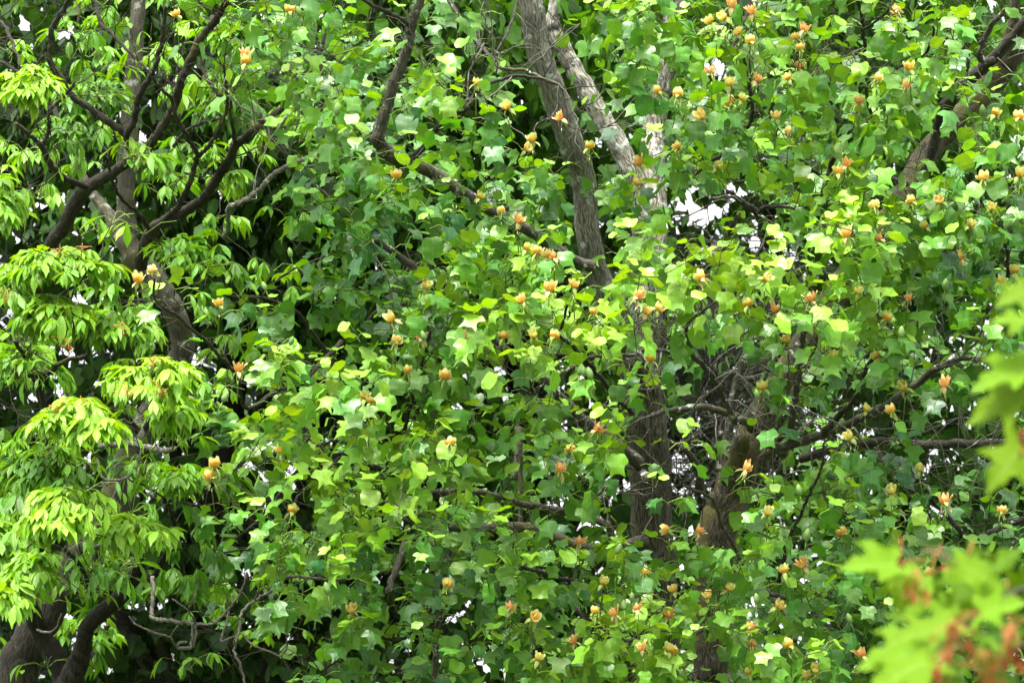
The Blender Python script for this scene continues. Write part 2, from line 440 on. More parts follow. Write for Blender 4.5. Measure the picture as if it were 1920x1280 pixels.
T_YOUNG = [blade(ROUND, .22, .15, .05, 6), blade(ROUND, .5, .3, .06, 7), blade(MID, .30, -.2, .06, 8), blade(ROUND, .10, .45, .08, 9)]
LEAFLET = [(0, .02, 0), (.16, .060, .14), (.36, .112, .34), (.56, .158, .54), (.74, .150, .74), (.88, .065, .88), (1.0, .004, 1.0)]
T_LEAFLET = [blade(LEAFLET, .50, .55, .10, 11, 1), blade(LEAFLET, .65, .95, .12, 12, 1), blade(LEAFLET, .35, .35, .14, 13, 1), blade(LEAFLET, .6, 1.3, .12, 14, 1)]
MAPLE = [(0, .03, 0), (.03, .30, -.16), (.10, .50, -.10), (.18, .33, .10), (.28, .50, .30), (.34, .66, .52), (.42, .42, .46), (.50, .22, .50), (.62, .26, .66), (.74, .20, .72), (.88, .08, .86), (1.0, .004, 1.0)]
T_MAPLE = [blade(MAPLE, .25, .35, .10, 21), blade(MAPLE, .1, .6, .12, 22), blade(MAPLE, .4, .3, .1, 23)]
T_FAR = [blade([(0, .04, 0), (.3, .42, .16), (.6, .40, .62), (1, .02, .92)], .25, .5, .1, 31, 1), blade(LEAFLET[::2], .5, .8, .1, 32, 1)]

def frames(az, pitch, roll, size):
    """leaf matrices: tip towards azimuth az, dropping by pitch; columns are side, tip, normal"""
    d = np.stack([np.cos(az) * np.cos(pitch), np.sin(az) * np.cos(pitch), -np.sin(pitch)], -1)
    nrm = np.stack([np.cos(az) * np.sin(pitch), np.sin(az) * np.sin(pitch), np.cos(pitch)], -1)
    sd = np.cross(d, nrm)
    c, s = np.cos(roll)[:, None], np.sin(roll)[:, None]
    sd, nrm = sd * c + nrm * s, nrm * c - sd * s
    return np.stack([sd, d, nrm], -1) * np.asarray(size)[:, None, None]

def petioles(mb, A, B, r, mat):
    """thin three-sided stalks from A to B, arched"""
    N = len(A)
    if N == 0: return
    mid = (A + B) / 2 + np.array([0, 0, 1]) * (np.linalg.norm(B - A, axis=1) * 0.14)[:, None]
    pts = np.stack([A, mid, B], 1)
    ax = B - A; ax /= np.linalg.norm(ax, axis=1)[:, None] + 1e-9
    u = np.cross(ax, np.array([0.2, 0.9, 0.3])); u /= np.linalg.norm(u, axis=1)[:, None] + 1e-9
    w = np.cross(ax, u)
    ang = np.array([0, 2.094, 4.189])
    ring = np.cos(ang)[None, :, None] * u[:, None] + np.sin(ang)[None, :, None] * w[:, None]
    v = pts[:, :, None, :] + ring[:, None] * r
    v = v.reshape(N, 9, 3)
    f = np.array([(i * 3 + j, i * 3 + (j + 1) % 3, i * 3 + 3 + (j + 1) % 3, i * 3 + 3 + j) for i in range(2) for j in range(3)])
    mb.add(v.reshape(-1, 3), (f[None] + (np.arange(N) * 9)[:, None, None]).reshape(-1, 4), None, 0.6, 0.5, mat)

def empty(name, loc, label=None, cat=None, group=None):
    o = bpy.data.objects.new(name, None)
    COL.objects.link(o)
    o.location = loc
    o.empty_display_size = 0.3
    if label: o['label'] = label
    if cat: o['category'] = cat
    if group: o['group'] = group
    return o

def ground_below(x, y, d):
    p = P(x, y, d)
    return np.array([p[0], p[1], 0.0])

# ------------------------------------------------------------------ ground (below the frame)
def make_ground():
    m, n, l = new_mat("lawn")
    out = n.new("ShaderNodeOutputMaterial"); b = n.new("ShaderNodeBsdfPrincipled"); b.inputs['Roughness'].default_value = 0.95
    tc = n.new("ShaderNodeTexCoord"); no = n.new("ShaderNodeTexNoise"); no.inputs['Scale'].default_value = 1.5; no.inputs['Detail'].default_value = 8
    l.new(tc.outputs['Object'], no.inputs['Vector'])
    r = ramp(n, [(0.3, (0.020, 0.026, 0.010)), (0.55, (0.035, 0.055, 0.014)), (0.75, (0.060, 0.085, 0.022))])
    l.new(no.outputs['Fac'], r.inputs[0]); l.new(r.outputs[0], b.inputs['Base Color']); l.new(b.outputs[0], out.inputs['Surface'])
    mb = MB()
    g = np.concatenate([[-2500, -600, -150], np.linspace(-60, 60, 25), [150, 600, 2500]])
    X, Y = np.meshgrid(g, g + 20)
    k = len(g)
    Z = np.where((np.abs(X) < 55) & (np.abs(Y - 20) < 55), 0.04 * np.sin(X * 1.7) * np.cos(Y * 1.3), 0) - 0.05
    i = np.arange(k - 1)[:, None] * k + np.arange(k - 1)[None, :]
    F = np.stack([i, i + 1, i + k + 1, i + k], -1).reshape(-1, 4)
    mb.add(np.stack([X, Y, Z], -1).reshape(-1, 3), F)
    o = mb.build("ground", m)
    o['kind'] = 'structure'
make_ground()

# ------------------------------------------------------------------ gaps of sky between the leaves
HOLES = [(1345,130,28,26),(1322,398,24,18),(1292,380,17,20),(1312,425,14,9),(1375,362,24,20),(1412,455,22,14),(1440,300,16,9),(45,45,8,18),(120,65,8,8),
 (705,497,12,18),(632,566,13,16),(155,556,12,8),(318,832,13,13),(470,870,18,13),(500,832,14,9),(410,850,14,9),(300,912,22,9),(350,1015,13,8),
 (455,1020,9,24),(464,1068,14,20),(440,1100,18,12),(480,1125,18,8),(430,1145,14,8),(215,1255,18,6),(1050,945,42,11),(1092,985,44,11),
 (1142,1000,18,8),(1275,880,16,16),(1170,905,18,18),(1320,905,12,12),(1520,1030,10,9),(1540,1048,7,6),(1543,1177,12,8),(1255,1030,8,6),(715,1085,13,16),
 (880,1127,10,10),(735,1235,12,8),(905,1247,14,10),(920,1205,9,7),(1100,695,15,12),(1108,755,9,20),(915,690,13,9),(1492,582,8,7),
 (640,668,9,7),(1008,905,8,10),(1066,930,14,8),(862,765,7,7),(1480,480,10,8),(1640,255,6,5),(1660,205,5,5),(560,1195,6,5),(600,1085,7,6),(1195,905,9,9),
 (1345,440,14,10),(1480,885,7,7),(545,880,10,8),(390,810,9,7),(1230,1045,7,6),(1395,670,8,6)]
_hr = np.random.default_rng(5)
for x0, x1, y0, y1, n, r0, r1 in [(370, 600, 790, 1180, 22, 2, 6), (150, 330, 1225, 1275, 6, 3, 6), (640, 1180, 900, 1265, 22, 3, 8), (1210, 1350, 850, 930, 8, 4, 8),
                                  (560, 780, 470, 700, 6, 3, 6), (1290, 1460, 330, 480, 14, 5, 12), (20, 220, 20, 140, 4, 3, 5), (880, 1140, 640, 800, 8, 3, 7), (1330, 1560, 540, 700, 10, 3, 7), (1480, 1700, 1020, 1200, 3, 3, 6), (300, 420, 800, 1040, 7, 3, 6)]:
    for k in range(n):
        HOLES.append((_hr.uniform(x0, x1), _hr.uniform(y0, y1), _hr.uniform(r0, r1), _hr.uniform(r0, r1) * .9))
HX = np.array(HOLES, float)
HG = np.where((HX[:, 2] > 14) & (HX[:, 0] > 1200), 5.0, np.where(HX[:, 2] > 14, 0.0, np.where(HX[:, 2] > 8.5, 3.0, 7.0)))

def in_hole(p, grow=1.0):
    x, y, d = bearing(p)
    q = ((x[:, None] - HX[:, 0]) / (HX[:, 2] * grow + HG)) ** 2 + ((y[:, None] - HX[:, 1]) / (HX[:, 3] * grow + HG)) ** 2
    return (q < 1).any(1)

# ------------------------------------------------------------------ trees: roots
D_A, D_B = 22.3, 22.0
TULIP_A = empty("tulip_tree", ground_below(1225, 1280, D_A + .3), "orange blossomed tulip tree with grey furrowed trunk leaning up the middle into three stems", "tree", "tulip trees in blossom")
TULIP_B = empty("tulip_tree", ground_below(1330, 1280, D_B), "orange blossomed tulip tree whose mossy brown trunk slants from lower right to upper right corner", "tree", "tulip trees in blossom")
CHEST_A = empty("chestnut_tree", ground_below(30, 1285, 22.6), "chestnut tree with pale curved lichened trunk behind dark branches and hanging yellow green leaves", "tree", "chestnut trees")
CHEST_B = empty("chestnut_tree", ground_below(125, 1285, 21.2), "chestnut stem with dark brown fork in the shade of the lower left corner", "tree", "chestnut trees")

NODES = {k: [] for k in ("A", "B", "C", "D")}      # points that twigs grow from: (xyz, radius)
SHOWN = []                                          # wood the photo shows bare: bearing, half width, distance
ROOT = {"A": TULIP_A, "B": TULIP_B, "C": CHEST_A, "D": CHEST_B}

def wood(tree, name, pts, w, d, mat, sides=8, show=0.8, per=6, rough=0.03, to_ground=False, wob=0.0028, nodes=True, veiled=()):
    """a trunk or limb along bearings pts; w widths (px), d distances, both spread evenly when shorter than pts"""
    k = len(pts)
    w = np.interp(np.linspace(0, 1, k), np.linspace(0, 1, len(w)), w)
    d = np.interp(np.linspace(0, 1, k), np.linspace(0, 1, len(d)), d)
    pt = np.array([P(x, y, dd) for (x, y), dd in zip(pts, d)])
    r = w * KPX * d / 2
    if to_ground:
        b = np.array(ROOT[tree].location)
        pt = np.vstack([b + [0, 0, -0.1], b + [0, 0, 0.5], b * .35 + pt[0] * .65, pt]); r = np.concatenate([[r[0] * 1.9, r[0] * 1.45, r[0] * 1.12], r])
    path = catmull(pt, per)
    rr = np.interp(np.linspace(0, 1, len(path)), np.linspace(0, 1, len(r)), r)
    j = rng.normal(0, 1, path.shape) * np.minimum(wob, rr * 0.3)[:, None]
    j[0] = 0
    path = path + j
    mb = MB()
    tube(mb, path, rr, sides, 0, rough)
    o = mb.build(name, mat, ROOT[tree])
    if nodes:
        for q, a in zip(path[1:], rr[1:]): NODES[tree].append((*q, a))
    if show:
        dense = catmull(pt, 14); dr = np.interp(np.linspace(0, 1, len(dense)), np.linspace(0, 1, len(r)), r)
        x, y, dd = bearing(dense)
        for a in range(len(dense)):
            if not any(v0 < y[a] < v1 for v0, v1 in veiled): SHOWN.append((x[a], y[a], dr[a] / KPX / dd[a], dd[a], show))
    return o

# --- tulip tree A
wood("A", "trunk", [(1232,1330),(1228,1150),(1222,970),(1212,800),(1196,700),(1160,600),(1112,490),(1093,336),(1070,269),(1036,168),(1010,100),(996,0),(985,-120),(968,-320)],
     [90,86,80,76,66,56,48,46,46,46,47,48,44,36], [D_A+.3,D_A+.2,D_A,D_A-.2,D_A-.5,D_A-.6,D_A-.6], M_BARK_T, 16, .93, 7, .06, True, veiled=((500, 850), (975, 1400)))
wood("A", "trunk", [(1190,690),(1206,560),(1203,420),(1171,292),(1127,218),(1085,145),(1063,104),(1038,60),(1040,20),(1058,-60),(1070,-260)], [42,40,40,40,38,36,32,30,28,24,18], [D_A-.2,D_A,D_A+.1], M_BARK_T, 12, .8, 7, .06, veiled=((295, 800), (20, 45)))
wood("A", "trunk", [(1212,740),(1220,560),(1226,420),(1223,300),(1228,235),(1251,100),(1262,0),(1272,-120),(1280,-300)], [52,50,48,46,42,34,30,26,20], [D_A,D_A+.5,D_A+.8], M_BARK_T, 12, .65, 7, .06, veiled=((310, 800), (60, 110), (130, 200)))
LA = [
 ([(1112,500),(1063,484),(1006,440),(940,405),(882,373),(808,322),(774,310),(734,292),(711,268),(707,258)], [24,24,22,24,26,28,22], [21.7,20.8], M_LIMB, .6),
 ([(709,266),(711,249),(728,190),(745,140),(758,111),(768,70),(771,47),(782,20),(795,-30),(800,-120)], [25,23,21,20,20,16,12], [20.8,20.6], M_LIMB, .98),
 ([(770,50),(745,32),(721,20),(690,5),(640,-40)], [11,9,7], [20.6,20.3], M_LIMB_D, .8),
 ([(768,299),(785,285),(801,269),(820,240),(842,218),(872,205),(895,171),(942,148),(996,144),(1060,165)], [13,12,12,11,9,7,6,4], [20.8,20.3], M_LIMB_D, .85),
 ([(820,-60),(842,0),(868,44),(892,75),(919,107),(942,128),(989,134),(1020,150)], [10,9,8,7,5], [20.9,20.4], M_LIMB, .8),
 ([(1200,870),(1150,830),(1094,790),(1055,752),(1020,715),(970,675),(919,635),(872,588),(830,550),(771,497),(700,445),(640,396),(591,349),(554,316),(534,289),(515,262)], [28,26,24,20,18,16,14,12,10,7], [22.1,20.6], M_LIMB, .2),
 ([(1220,900),(1180,870),(1100,850)], [20,14], [22,22.4], M_LIMB, .3),
 ([(1212,1015),(1117,1031),(1043,1011),(993,991),(940,990),(895,991),(855,988),(801,971),(754,954),(727,944),(690,930)], [28,26,24,20,16,13,9], [22.2,21.0], M_LIMB, .25),
 ([(1150,1060),(1147,1031),(1137,984),(1073,964),(1026,952),(979,944),(919,925),(860,920),(798,920),(740,900)], [16,15,14,13,11,8], [22.2,21.0], M_LIMB, .25),
 ([(815,1330),(816,1240),(818,1186),(828,1150),(838,1119),(829,1097),(842,1045),(850,1010)], [12,11,9,7], [20.8,20.6], M_LIMB, .8),
 ([(727,1112),(738,1080),(751,1045),(760,1005)], [13,11], [21,21.2], M_LIMB, .7),
 ([(1090,1090),(1060,1085),(1013,1072),(975,1060)], [10,7], [21,20.8], M_LIMB_D, .7),
 ([(720,880),(690,870),(640,850),(560,880),(500,960),(440,1010)], [10,5], [21.0,20.2], M_LIMB_D, .4),
 ([(783,780),(772,740),(790,690),(800,650),(806,620)], [5,8,7,5], [20.2,19.9], M_LIMB_D, .8),
 ([(761,800),(768,765),(787,700)], [7,8], [20.4,20.2], M_LIMB_D, .8),
 ([(965,900),(970,800),(972,740)], [8,7], [22.6,22.8], M_LIMB, .25),
 ([(975,1000),(976,900),(975,800)], [10,9], [22.6,22.6], M_LIMB, .8),
 ([(690,600),(712,575),(740,560),(768,545)], [5,7,8], [21.3,21.5], M_LIMB_D, .7),
 ([(520,730),(464,766),(447,720),(430,685),(406,662),(388,640),(369,625),(330,590),(300,572),(289,552),(290,520)], [9,8,7,7,6,5,4], [20.6,19.0], M_LIMB_D, .9),
 ([(640,640),(560,720),(520,730)], [10,9], [21.4,20.6], M_LIMB_D, .3),
 ([(640,1090),(545,1080),(511,1107),(490,1118),(470,1132),(452,1150),(449,1180),(440,1220),(452,1250),(463,1300)], [6,6,6,5], [20.6,20.3], M_DEAD, .85),
 ([(452,1184),(470,1205),(490,1215),(511,1223),(527,1228),(537,1215),(538,1193)], [4,4,3], [20.3,20.2], M_DEAD, .85),
 ([(1225,980),(1227,900),(1224,860),(1221,770),(1218,690)], [9,9,8,7], [21.2,21.0], M_LIMB, .85),
 ([(640,700),(560,590),(500,560),(430,555)], [8,5], [21.6,20.9], M_LIMB_D, .3),
 ([(690,460),(640,470),(560,500),(500,540)], [6,4], [21.2,20.9], M_LIMB_D, .3),
 ([(985,-60),(960,40),(930,100)], [7,4], [21.5,21.0], M_LIMB_D, .3),
 ([(640,200),(600,130),(610,60),(640,20),(700,-40)], [5,8,9], [20.4,20.7], M_LIMB_D, .5),
 ([(820,1120),(780,1180),(740,1200),(690,1190),(640,1230),(600,1260)], [8,4], [20.6,20.0], M_LIMB_D, .3),
 ([(1060,1085),(1090,1150),(1150,1190),(1180,1240)], [8,4], [21,20.0], M_LIMB_D, .3),
 ([(640,850),(600,900),(560,930),(530,990),(500,1020),(420,1035)], [7,4], [20.9,20.2], M_LIMB_D, .3),
]
for pts, w, d, m, s in LA: wood("A", "limb", pts, w, d, m, 8, s)

# --- tulip tree B
wood("B", "trunk", [(1330,1330),(1332,1250),(1336,1100),(1342,1010),(1362,950),(1380,900),(1398,850),(1428,780),(1500,660),(1600,500),(1680,390),(1722,310),(1760,262),(1802,222),(1840,178),(1880,130),(1900,90),(1915,20),(1925,-120),(1935,-320)],
     [64,66,72,76,74,70,66,54,48,46,44,42,44,46,46,46,44,40,34], [D_B,D_B,D_B,D_B+.3,D_B+.3,D_B], M_BARK_M, 16, .8, 7, .07, True, veiled=((350, 800), (985, 1240), (235, 280), (-400, 60)))
wood("B", "stump", [(1370,905),(1384,860),(1393,812)], [40,36,30], [D_B-.15,D_B-.3], M_BARK_M, 10, .8, 5, .12, nodes=False)
LB = [
 ([(1735,330),(1757,249),(1770,210),(1784,188),(1817,151),(1845,125),(1871,101),(1920,44),(1980,-40)], [20,24,26,26,24,22,20], [D_B-.1,21.3], M_LIMB_D, .8),
 ([(1862,112),(1844,114),(1837,101),(1848,67),(1868,37),(1885,20)], [14,13,12,11,8], [21.2,20.9], M_LIMB, .88),
 ([(1470,850),(1455,838),(1438,828),(1414,806),(1395,788),(1371,776),(1324,763),(1280,766),(1250,770),(1220,779)], [22,18,16,14,12,9], [21.7,20.8], M_LIMB, .9),
 ([(1392,786),(1380,785),(1367,769),(1352,735),(1340,712),(1318,685),(1297,662),(1291,635),(1290,605),(1317,585),(1350,560)], [12,12,12,11,11,9,7,5], [21.2,20.3], M_LIMB, .9),
 ([(1297,662),(1280,661),(1245,658),(1207,655),(1190,665),(1150,667),(1110,668),(1080,684),(1060,695),(1020,720),(1000,739)], [8,8,7,7,6,4], [20.7,20.2], M_LIMB, .92),
 ([(1185,775),(1171,759),(1144,732),(1112,690),(1087,665),(1070,645),(1050,628),(1056,600),(1064,570)], [9,9,8,7,6,5], [20.8,19.9], M_LIMB_D, .9),
 ([(1430,870),(1448,833),(1470,815),(1481,808),(1490,760),(1495,716),(1503,660),(1508,625),(1522,598),(1545,570)], [20,16,15,14,12,11,8], [21.9,20.8], M_LIMB, .9),
 ([(1430,880),(1441,848),(1510,825),(1582,800),(1618,782),(1650,766),(1700,732),(1750,695),(1775,683),(1801,672),(1851,677),(1930,690)], [22,18,16,16,15,14,12,11], [21.8,20.6], M_LIMB, .92),
 ([(1545,812),(1559,796),(1582,770),(1602,749),(1619,705),(1640,660)], [14,12,8], [21.4,20.9], M_LIMB_D, .85),
 ([(1500,860),(1590,835),(1673,826),(1717,833),(1790,832),(1865,830),(1960,826)], [18,18,17,16], [22.2,21.6], M_LIMB_D, .85),
 ([(1790,676),(1801,671),(1816,655),(1831,642),(1842,615),(1848,585)], [7,7,5,4], [20.6,20.3], M_DEAD, .9),
 ([(1609,-60),(1609,0),(1616,30),(1619,54),(1621,100),(1623,141),(1630,200),(1660,300)], [7,8,8,7,6], [20.4,21.2], M_LIMB_D, .9),
 ([(1618,57),(1645,38),(1665,20),(1690,-20)], [5,4], [20.4,20.2], M_LIMB_D, .8),
 ([(1420,-80),(1408,0),(1391,47),(1374,91),(1362,125),(1350,158)], [8,7,6,4], [21.0,20.4], M_LIMB_D, .75),
 ([(1480,500),(1445,450),(1431,423),(1421,403),(1408,390),(1391,380),(1378,368),(1364,359)], [14,14,14,13,10,8], [22,21.2], M_LIMB_D, .92),
 ([(1421,400),(1430,391),(1441,388),(1470,387),(1490,391)], [8,8,6], [21.4,21.2], M_LIMB_D, .85),
 ([(1374,343),(1410,338),(1445,335),(1482,342)], [5,6,5], [21.6,21.4], M_LIMB_D, .7),
 ([(1300,330),(1350,292),(1378,275),(1398,252),(1408,225),(1411,202),(1405,165),(1398,128),(1392,90)], [8,8,8,7,5], [20.6,20.1], M_LIMB_D, .85),
 ([(1530,420),(1555,320),(1575,270),(1592,245)], [10,12,10], [21.6,21.2], M_LIMB_D, .7),
 ([(1560,195),(1540,180),(1520,165),(1505,150)], [6,4], [20.8,20.5], M_LIMB_D, .5),
 ([(1680,130),(1730,105),(1748,75),(1750,50)], [6,5], [20.8,20.5], M_LIMB_D, .7),
 ([(1812,140),(1815,100),(1800,85),(1770,78),(1745,72)], [5,9,10], [21.0,20.8], M_LIMB, .75),
 ([(1770,960),(1818,1012),(1850,1000),(1880,988),(1940,965),(2000,950)], [9,11,12,13,14], [20.8,21], M_LIMB_D, .9),
 ([(1460,1090),(1468,1052),(1478,1020),(1488,991),(1503,960),(1515,931),(1530,900),(1542,870),(1545,830)], [9,8,7,6,5,4], [20.0,19.5], M_LIMB_D, .85),
 ([(1388,1048),(1372,1015),(1354,984),(1345,955),(1334,934),(1308,920),(1280,910)], [7,6,6,5], [20.9,20.2], M_LIMB, .85),
 ([(1570,1180),(1582,1169),(1615,1140),(1646,1109),(1660,1090),(1670,1072)], [9,8,7,5], [20.3,20.0], M_LIMB, .85),
 ([(1640,840),(1655,862),(1670,874),(1690,882),(1707,890),(1740,905)], [8,7,5], [21.4,21.0], M_LIMB_D, .7),
 ([(1345,880),(1350,860),(1364,790),(1377,722),(1395,672),(1411,632),(1420,600)], [11,10,10,9], [22.8,23.0], M_LIMB, .8),
 ([(1345,1060),(1380,1090),(1440,1110),(1480,1160),(1490,1200)], [16,14,10], [21.8,20.6], M_LIMB, .35),
 ([(1340,1160),(1290,1190),(1240,1180),(1190,1200),(1120,1190)], [12,8,5], [21.8,20.0], M_LIMB_D, .3),
 ([(1440,1110),(1500,1130),(1560,1180),(1600,1230)], [10,6], [21.0,20.0], M_LIMB_D, .3),
 ([(1890,520),(1888,470),(1880,420),(1900,360)], [8,6], [20.4,20.3], M_LIMB_D, .75),
 ([(1850,420),(1840,380),(1810,300),(1800,250)], [8,6], [21.4,21.0], M_LIMB_D, .3),
 ([(1600,500),(1560,520),(1520,500),(1460,520)], [14,8], [21.8,20.4], M_LIMB_D, .2),
 ([(1700,345),(1640,330),(1560,340),(1500,300)], [12,6], [21.6,20.6], M_LIMB_D, .2),
 ([(1310,920),(1312,890),(1300,860),(1280,840),(1250,825)], [20,16,12,8], [22.6,22.3], M_LIMB, .7),
 ([(1312,895),(1330,880),(1344,850),(1352,810)], [14,11,8], [22.6,22.4], M_LIMB, .7),
]
for pts, w, d, m, s in LB: wood("B", "limb", pts, w, d, m, 8, s)

# --- chestnut tree A: pale curved trunk and dark branches
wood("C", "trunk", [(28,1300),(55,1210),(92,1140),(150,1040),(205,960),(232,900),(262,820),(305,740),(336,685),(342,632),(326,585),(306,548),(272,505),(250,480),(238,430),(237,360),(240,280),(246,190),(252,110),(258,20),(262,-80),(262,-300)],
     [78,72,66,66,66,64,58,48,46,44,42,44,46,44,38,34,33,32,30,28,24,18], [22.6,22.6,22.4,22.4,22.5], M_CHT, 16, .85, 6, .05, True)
LC = [
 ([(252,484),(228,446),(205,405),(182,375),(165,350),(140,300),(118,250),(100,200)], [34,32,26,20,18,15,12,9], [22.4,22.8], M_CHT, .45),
 ([(105,440),(118,428),(135,395),(155,359),(168,349),(200,331),(228,312),(242,300)], [26,28,30,28,23,20,18], [21.6,21.0], M_CHB, .9),
 ([(60,560),(80,500),(105,440)], [30,26], [22.0,21.6], M_CHB, .3),
 ([(250,290),(243,268),(236,253),(205,230),(170,205),(134,178),(110,142),(91,111),(95,80),(97,54),(112,28),(128,0),(140,-60)], [18,16,14,13,12,11,10,8], [21.0,20.6], M_CHB, .9),
 ([(240,300),(262,284),(289,262),(305,238),(319,215),(332,185),(336,161),(356,115),(373,77),(390,55),(406,37),(418,15),(428,-5),(440,-80)], [18,18,17,17,16,15,14,12,10], [21.0,20.5], M_CHB, .92),
 ([(236,256),(250,230),(256,208),(258,188),(272,160),(288,134),(296,105),(302,84),(306,50),(312,10)], [13,12,12,11,10,8,6], [20.9,20.5], M_CHB, .88),
 ([(300,90),(310,75),(322,64),(349,55)], [6,4], [20.7,20.5], M_CHB, .7),
 ([(162,350),(145,345),(124,336),(108,325),(97,312),(86,290),(77,275),(65,262),(52,250),(30,232)], [13,13,12,12,11,9,7], [21.1,20.3], M_CHB, .88),
 ([(77,272),(85,262),(91,249),(92,230),(91,215),(100,200),(114,188),(128,172),(141,156)], [9,8,7,5], [20.6,20.3], M_CHB, .85),
 ([(262,500),(270,470),(280,440),(300,420),(320,410),(348,396),(380,373),(402,343),(420,316),(432,293),(440,275),(450,265),(470,248),(492,231),(530,205)], [26,26,24,22,20,19,18,17,15,13,11], [21.9,20.6], M_CHB, .92),
 ([(298,424),(306,414),(322,399),(336,386),(348,360),(359,333),(366,312),(370,292),(358,270),(345,245),(329,215),(322,185),(300,165),(286,144)], [13,12,11,11,10,9,8,7,5], [21.3,20.5], M_CHB, .88),
 ([(369,294),(385,280),(400,262),(412,240),(420,222),(426,202),(425,175),(423,148),(418,120)], [9,8,7,6,4], [20.9,20.5], M_CHB, .85),
 ([(440,272),(438,250),(432,215),(434,190)], [8,7,5], [20.9,20.6], M_CHB, .6),
 ([(418,445),(427,428),(427,405),(430,388),(450,378),(470,370),(492,350),(511,329),(528,318),(544,309),(556,304),(570,298)], [9,9,9,10,10,10,9,7], [20.9,20.3], M_DEAD, .95),
 ([(575,312),(591,311),(615,311)], [5,6,5], [20.3,20.3], M_DEAD, .9),
 ([(280,430),(265,405),(225,370),(212,340),(200,300),(180,280)], [9,7,5], [21.4,21.0], M_CHB, .6),
 ([(-40,716),(13,709),(45,706),(74,704),(95,695),(111,682),(136,672),(165,665),(162,640)], [7,7,8,9,9,8,5], [20.4,20.2], M_CHB, .9),
 ([(-20,30),(5,45),(20,75),(33,105),(38,125)], [8,7,5], [21.0,20.6], M_CHB, .7),
 ([(150,-40),(180,10),(190,45),(215,70),(240,95),(265,120),(285,138)], [8,8,7,6,4], [20.8,20.5], M_CHB, .8),
 ([(-30,100),(10,120),(40,138),(60,130),(80,105)], [7,6,4], [21,20.7], M_CHB, .7),
 ([(300,720),(280,790),(250,830),(215,833),(190,836)], [18,14,10], [22.2,21.0], M_DEAD, .7),
 ([(240,832),(280,838),(310,845),(329,840)], [12,11,9], [21.2,20.8], M_DEAD, .8),
 ([(181,862),(190,892),(205,900),(230,898),(250,886),(260,868),(265,840)], [4,5,5,4], [20.0,20.0], M_DEAD, .92),
 ([(155,920),(157,890),(160,870)], [6,5], [20.2,20.2], M_DEAD, .8),
 ([(400,30),(380,120),(400,165),(412,180)], [10,9,7], [21.5,21.3], M_CHB, .6),
 ([(430,280),(405,300),(380,330),(345,325)], [8,6,4], [21.8,21.6], M_CHB, .4),
 ([(325,275),(350,245),(390,228),(415,222)], [7,6,5], [21.6,21.4], M_CHB, .6),
 ([(120,1000),(100,900),(90,820),(80,760),(60,700),(30,640)], [20,16,12,8], [22.4,20.2], M_CHB, .15),
 ([(262,820),(235,780),(200,770),(150,780),(110,800)], [16,10,6], [22.2,19.2], M_CHB, .1),
 ([(262,820),(290,770),(300,740),(280,700)], [14,8], [22.2,19.0], M_CHB, .1),
 ([(240,870),(200,960),(150,950),(100,980)], [14,8], [22.2,19.2], M_CHB, .1),
 ([(90,820),(60,590),(100,560),(150,530)], [12,6], [21,19.6], M_CHB, .1),
]
for pts, w, d, m, s in LC: wood("C", "limb", pts, w, d, m, 8, s, nodes=(m is not M_DEAD))
# --- chestnut stem B: dark fork
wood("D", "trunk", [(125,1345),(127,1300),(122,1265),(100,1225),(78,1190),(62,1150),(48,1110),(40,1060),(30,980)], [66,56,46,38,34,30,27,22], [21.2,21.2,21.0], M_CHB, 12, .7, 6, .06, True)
LD = [
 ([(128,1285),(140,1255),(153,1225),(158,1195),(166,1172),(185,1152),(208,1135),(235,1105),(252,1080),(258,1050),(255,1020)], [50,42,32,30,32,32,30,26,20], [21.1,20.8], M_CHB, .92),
 ([(250,1040),(266,1062),(280,1085),(287,1082),(300,1058),(312,1035),(320,1005),(326,981),(321,960),(317,944),(325,915),(336,884),(338,872)], [10,11,12,10,8,8,7,6], [20.9,20.3], M_CHB, .95),
 ([(286,1080),(287,1110),(285,1135),(284,1156),(300,1161),(320,1163),(345,1166),(363,1169)], [8,8,7,7], [20.6,20.3], M_DEAD, .97),
 ([(362,1167),(361,1190),(358,1212),(345,1214),(333,1213),(338,1203),(350,1205)], [6,6,7,6,5], [20.3,20.3], M_DEAD, .97),
 ([(363,1212),(368,1185),(370,1170),(393,1170),(414,1158),(433,1136),(448,1115),(460,1088),(463,1072)], [4,5,5,5,4], [20.3,20.1], M_DEAD, .97),
 ([(370,1170),(360,1155),(350,1142),(335,1130),(323,1122)], [4,3], [20.3,20.2], M_DEAD, .95),
 ([(353,1142),(365,1118),(372,1095),(369,1083)], [3,3], [20.3,20.2], M_DEAD, .95),
 ([(333,1213),(325,1203),(318,1194),(290,1185),(262,1174),(250,1166),(242,1155)], [4,4,3], [20.3,20.1], M_DEAD, .95),
 ([(318,1194),(326,1182),(333,1172)], [3,3], [20.3,20.2], M_DEAD, .95),
 ([(430,1140),(427,1160),(420,1180),(415,1200),(430,1196),(440,1192)], [4,4,3], [20.3,20.2], M_DEAD, .9),
 ([(70,1180),(90,1185),(105,1175),(115,1150)], [5,4,3], [20.6,20.4], M_DEAD, .9),
 ([(78,1185),(70,1150),(60,1130)], [8,6], [20.8,20.7], M_CHB, .8),
 ([(185,1110),(180,1060),(176,1030),(190,1020)], [10,8,5], [20.9,20.6], M_DEAD, .7),
 ([(317,944),(300,928),(270,910),(240,898)], [4,4,3], [20.4,20.3], M_CHB, .85),
 ([(312,1035),(330,1030),(347,1028)], [4,3], [20.4,20.3], M_CHB, .8),
 ([(170,1110),(150,1060),(120,1030),(60,1010)], [12,6], [20.9,19.2], M_CHB, .1),
]
for pts, w, d, m, s in LD: wood("D", "limb", pts, w, d, m, 8, s, nodes=(m is not M_DEAD))

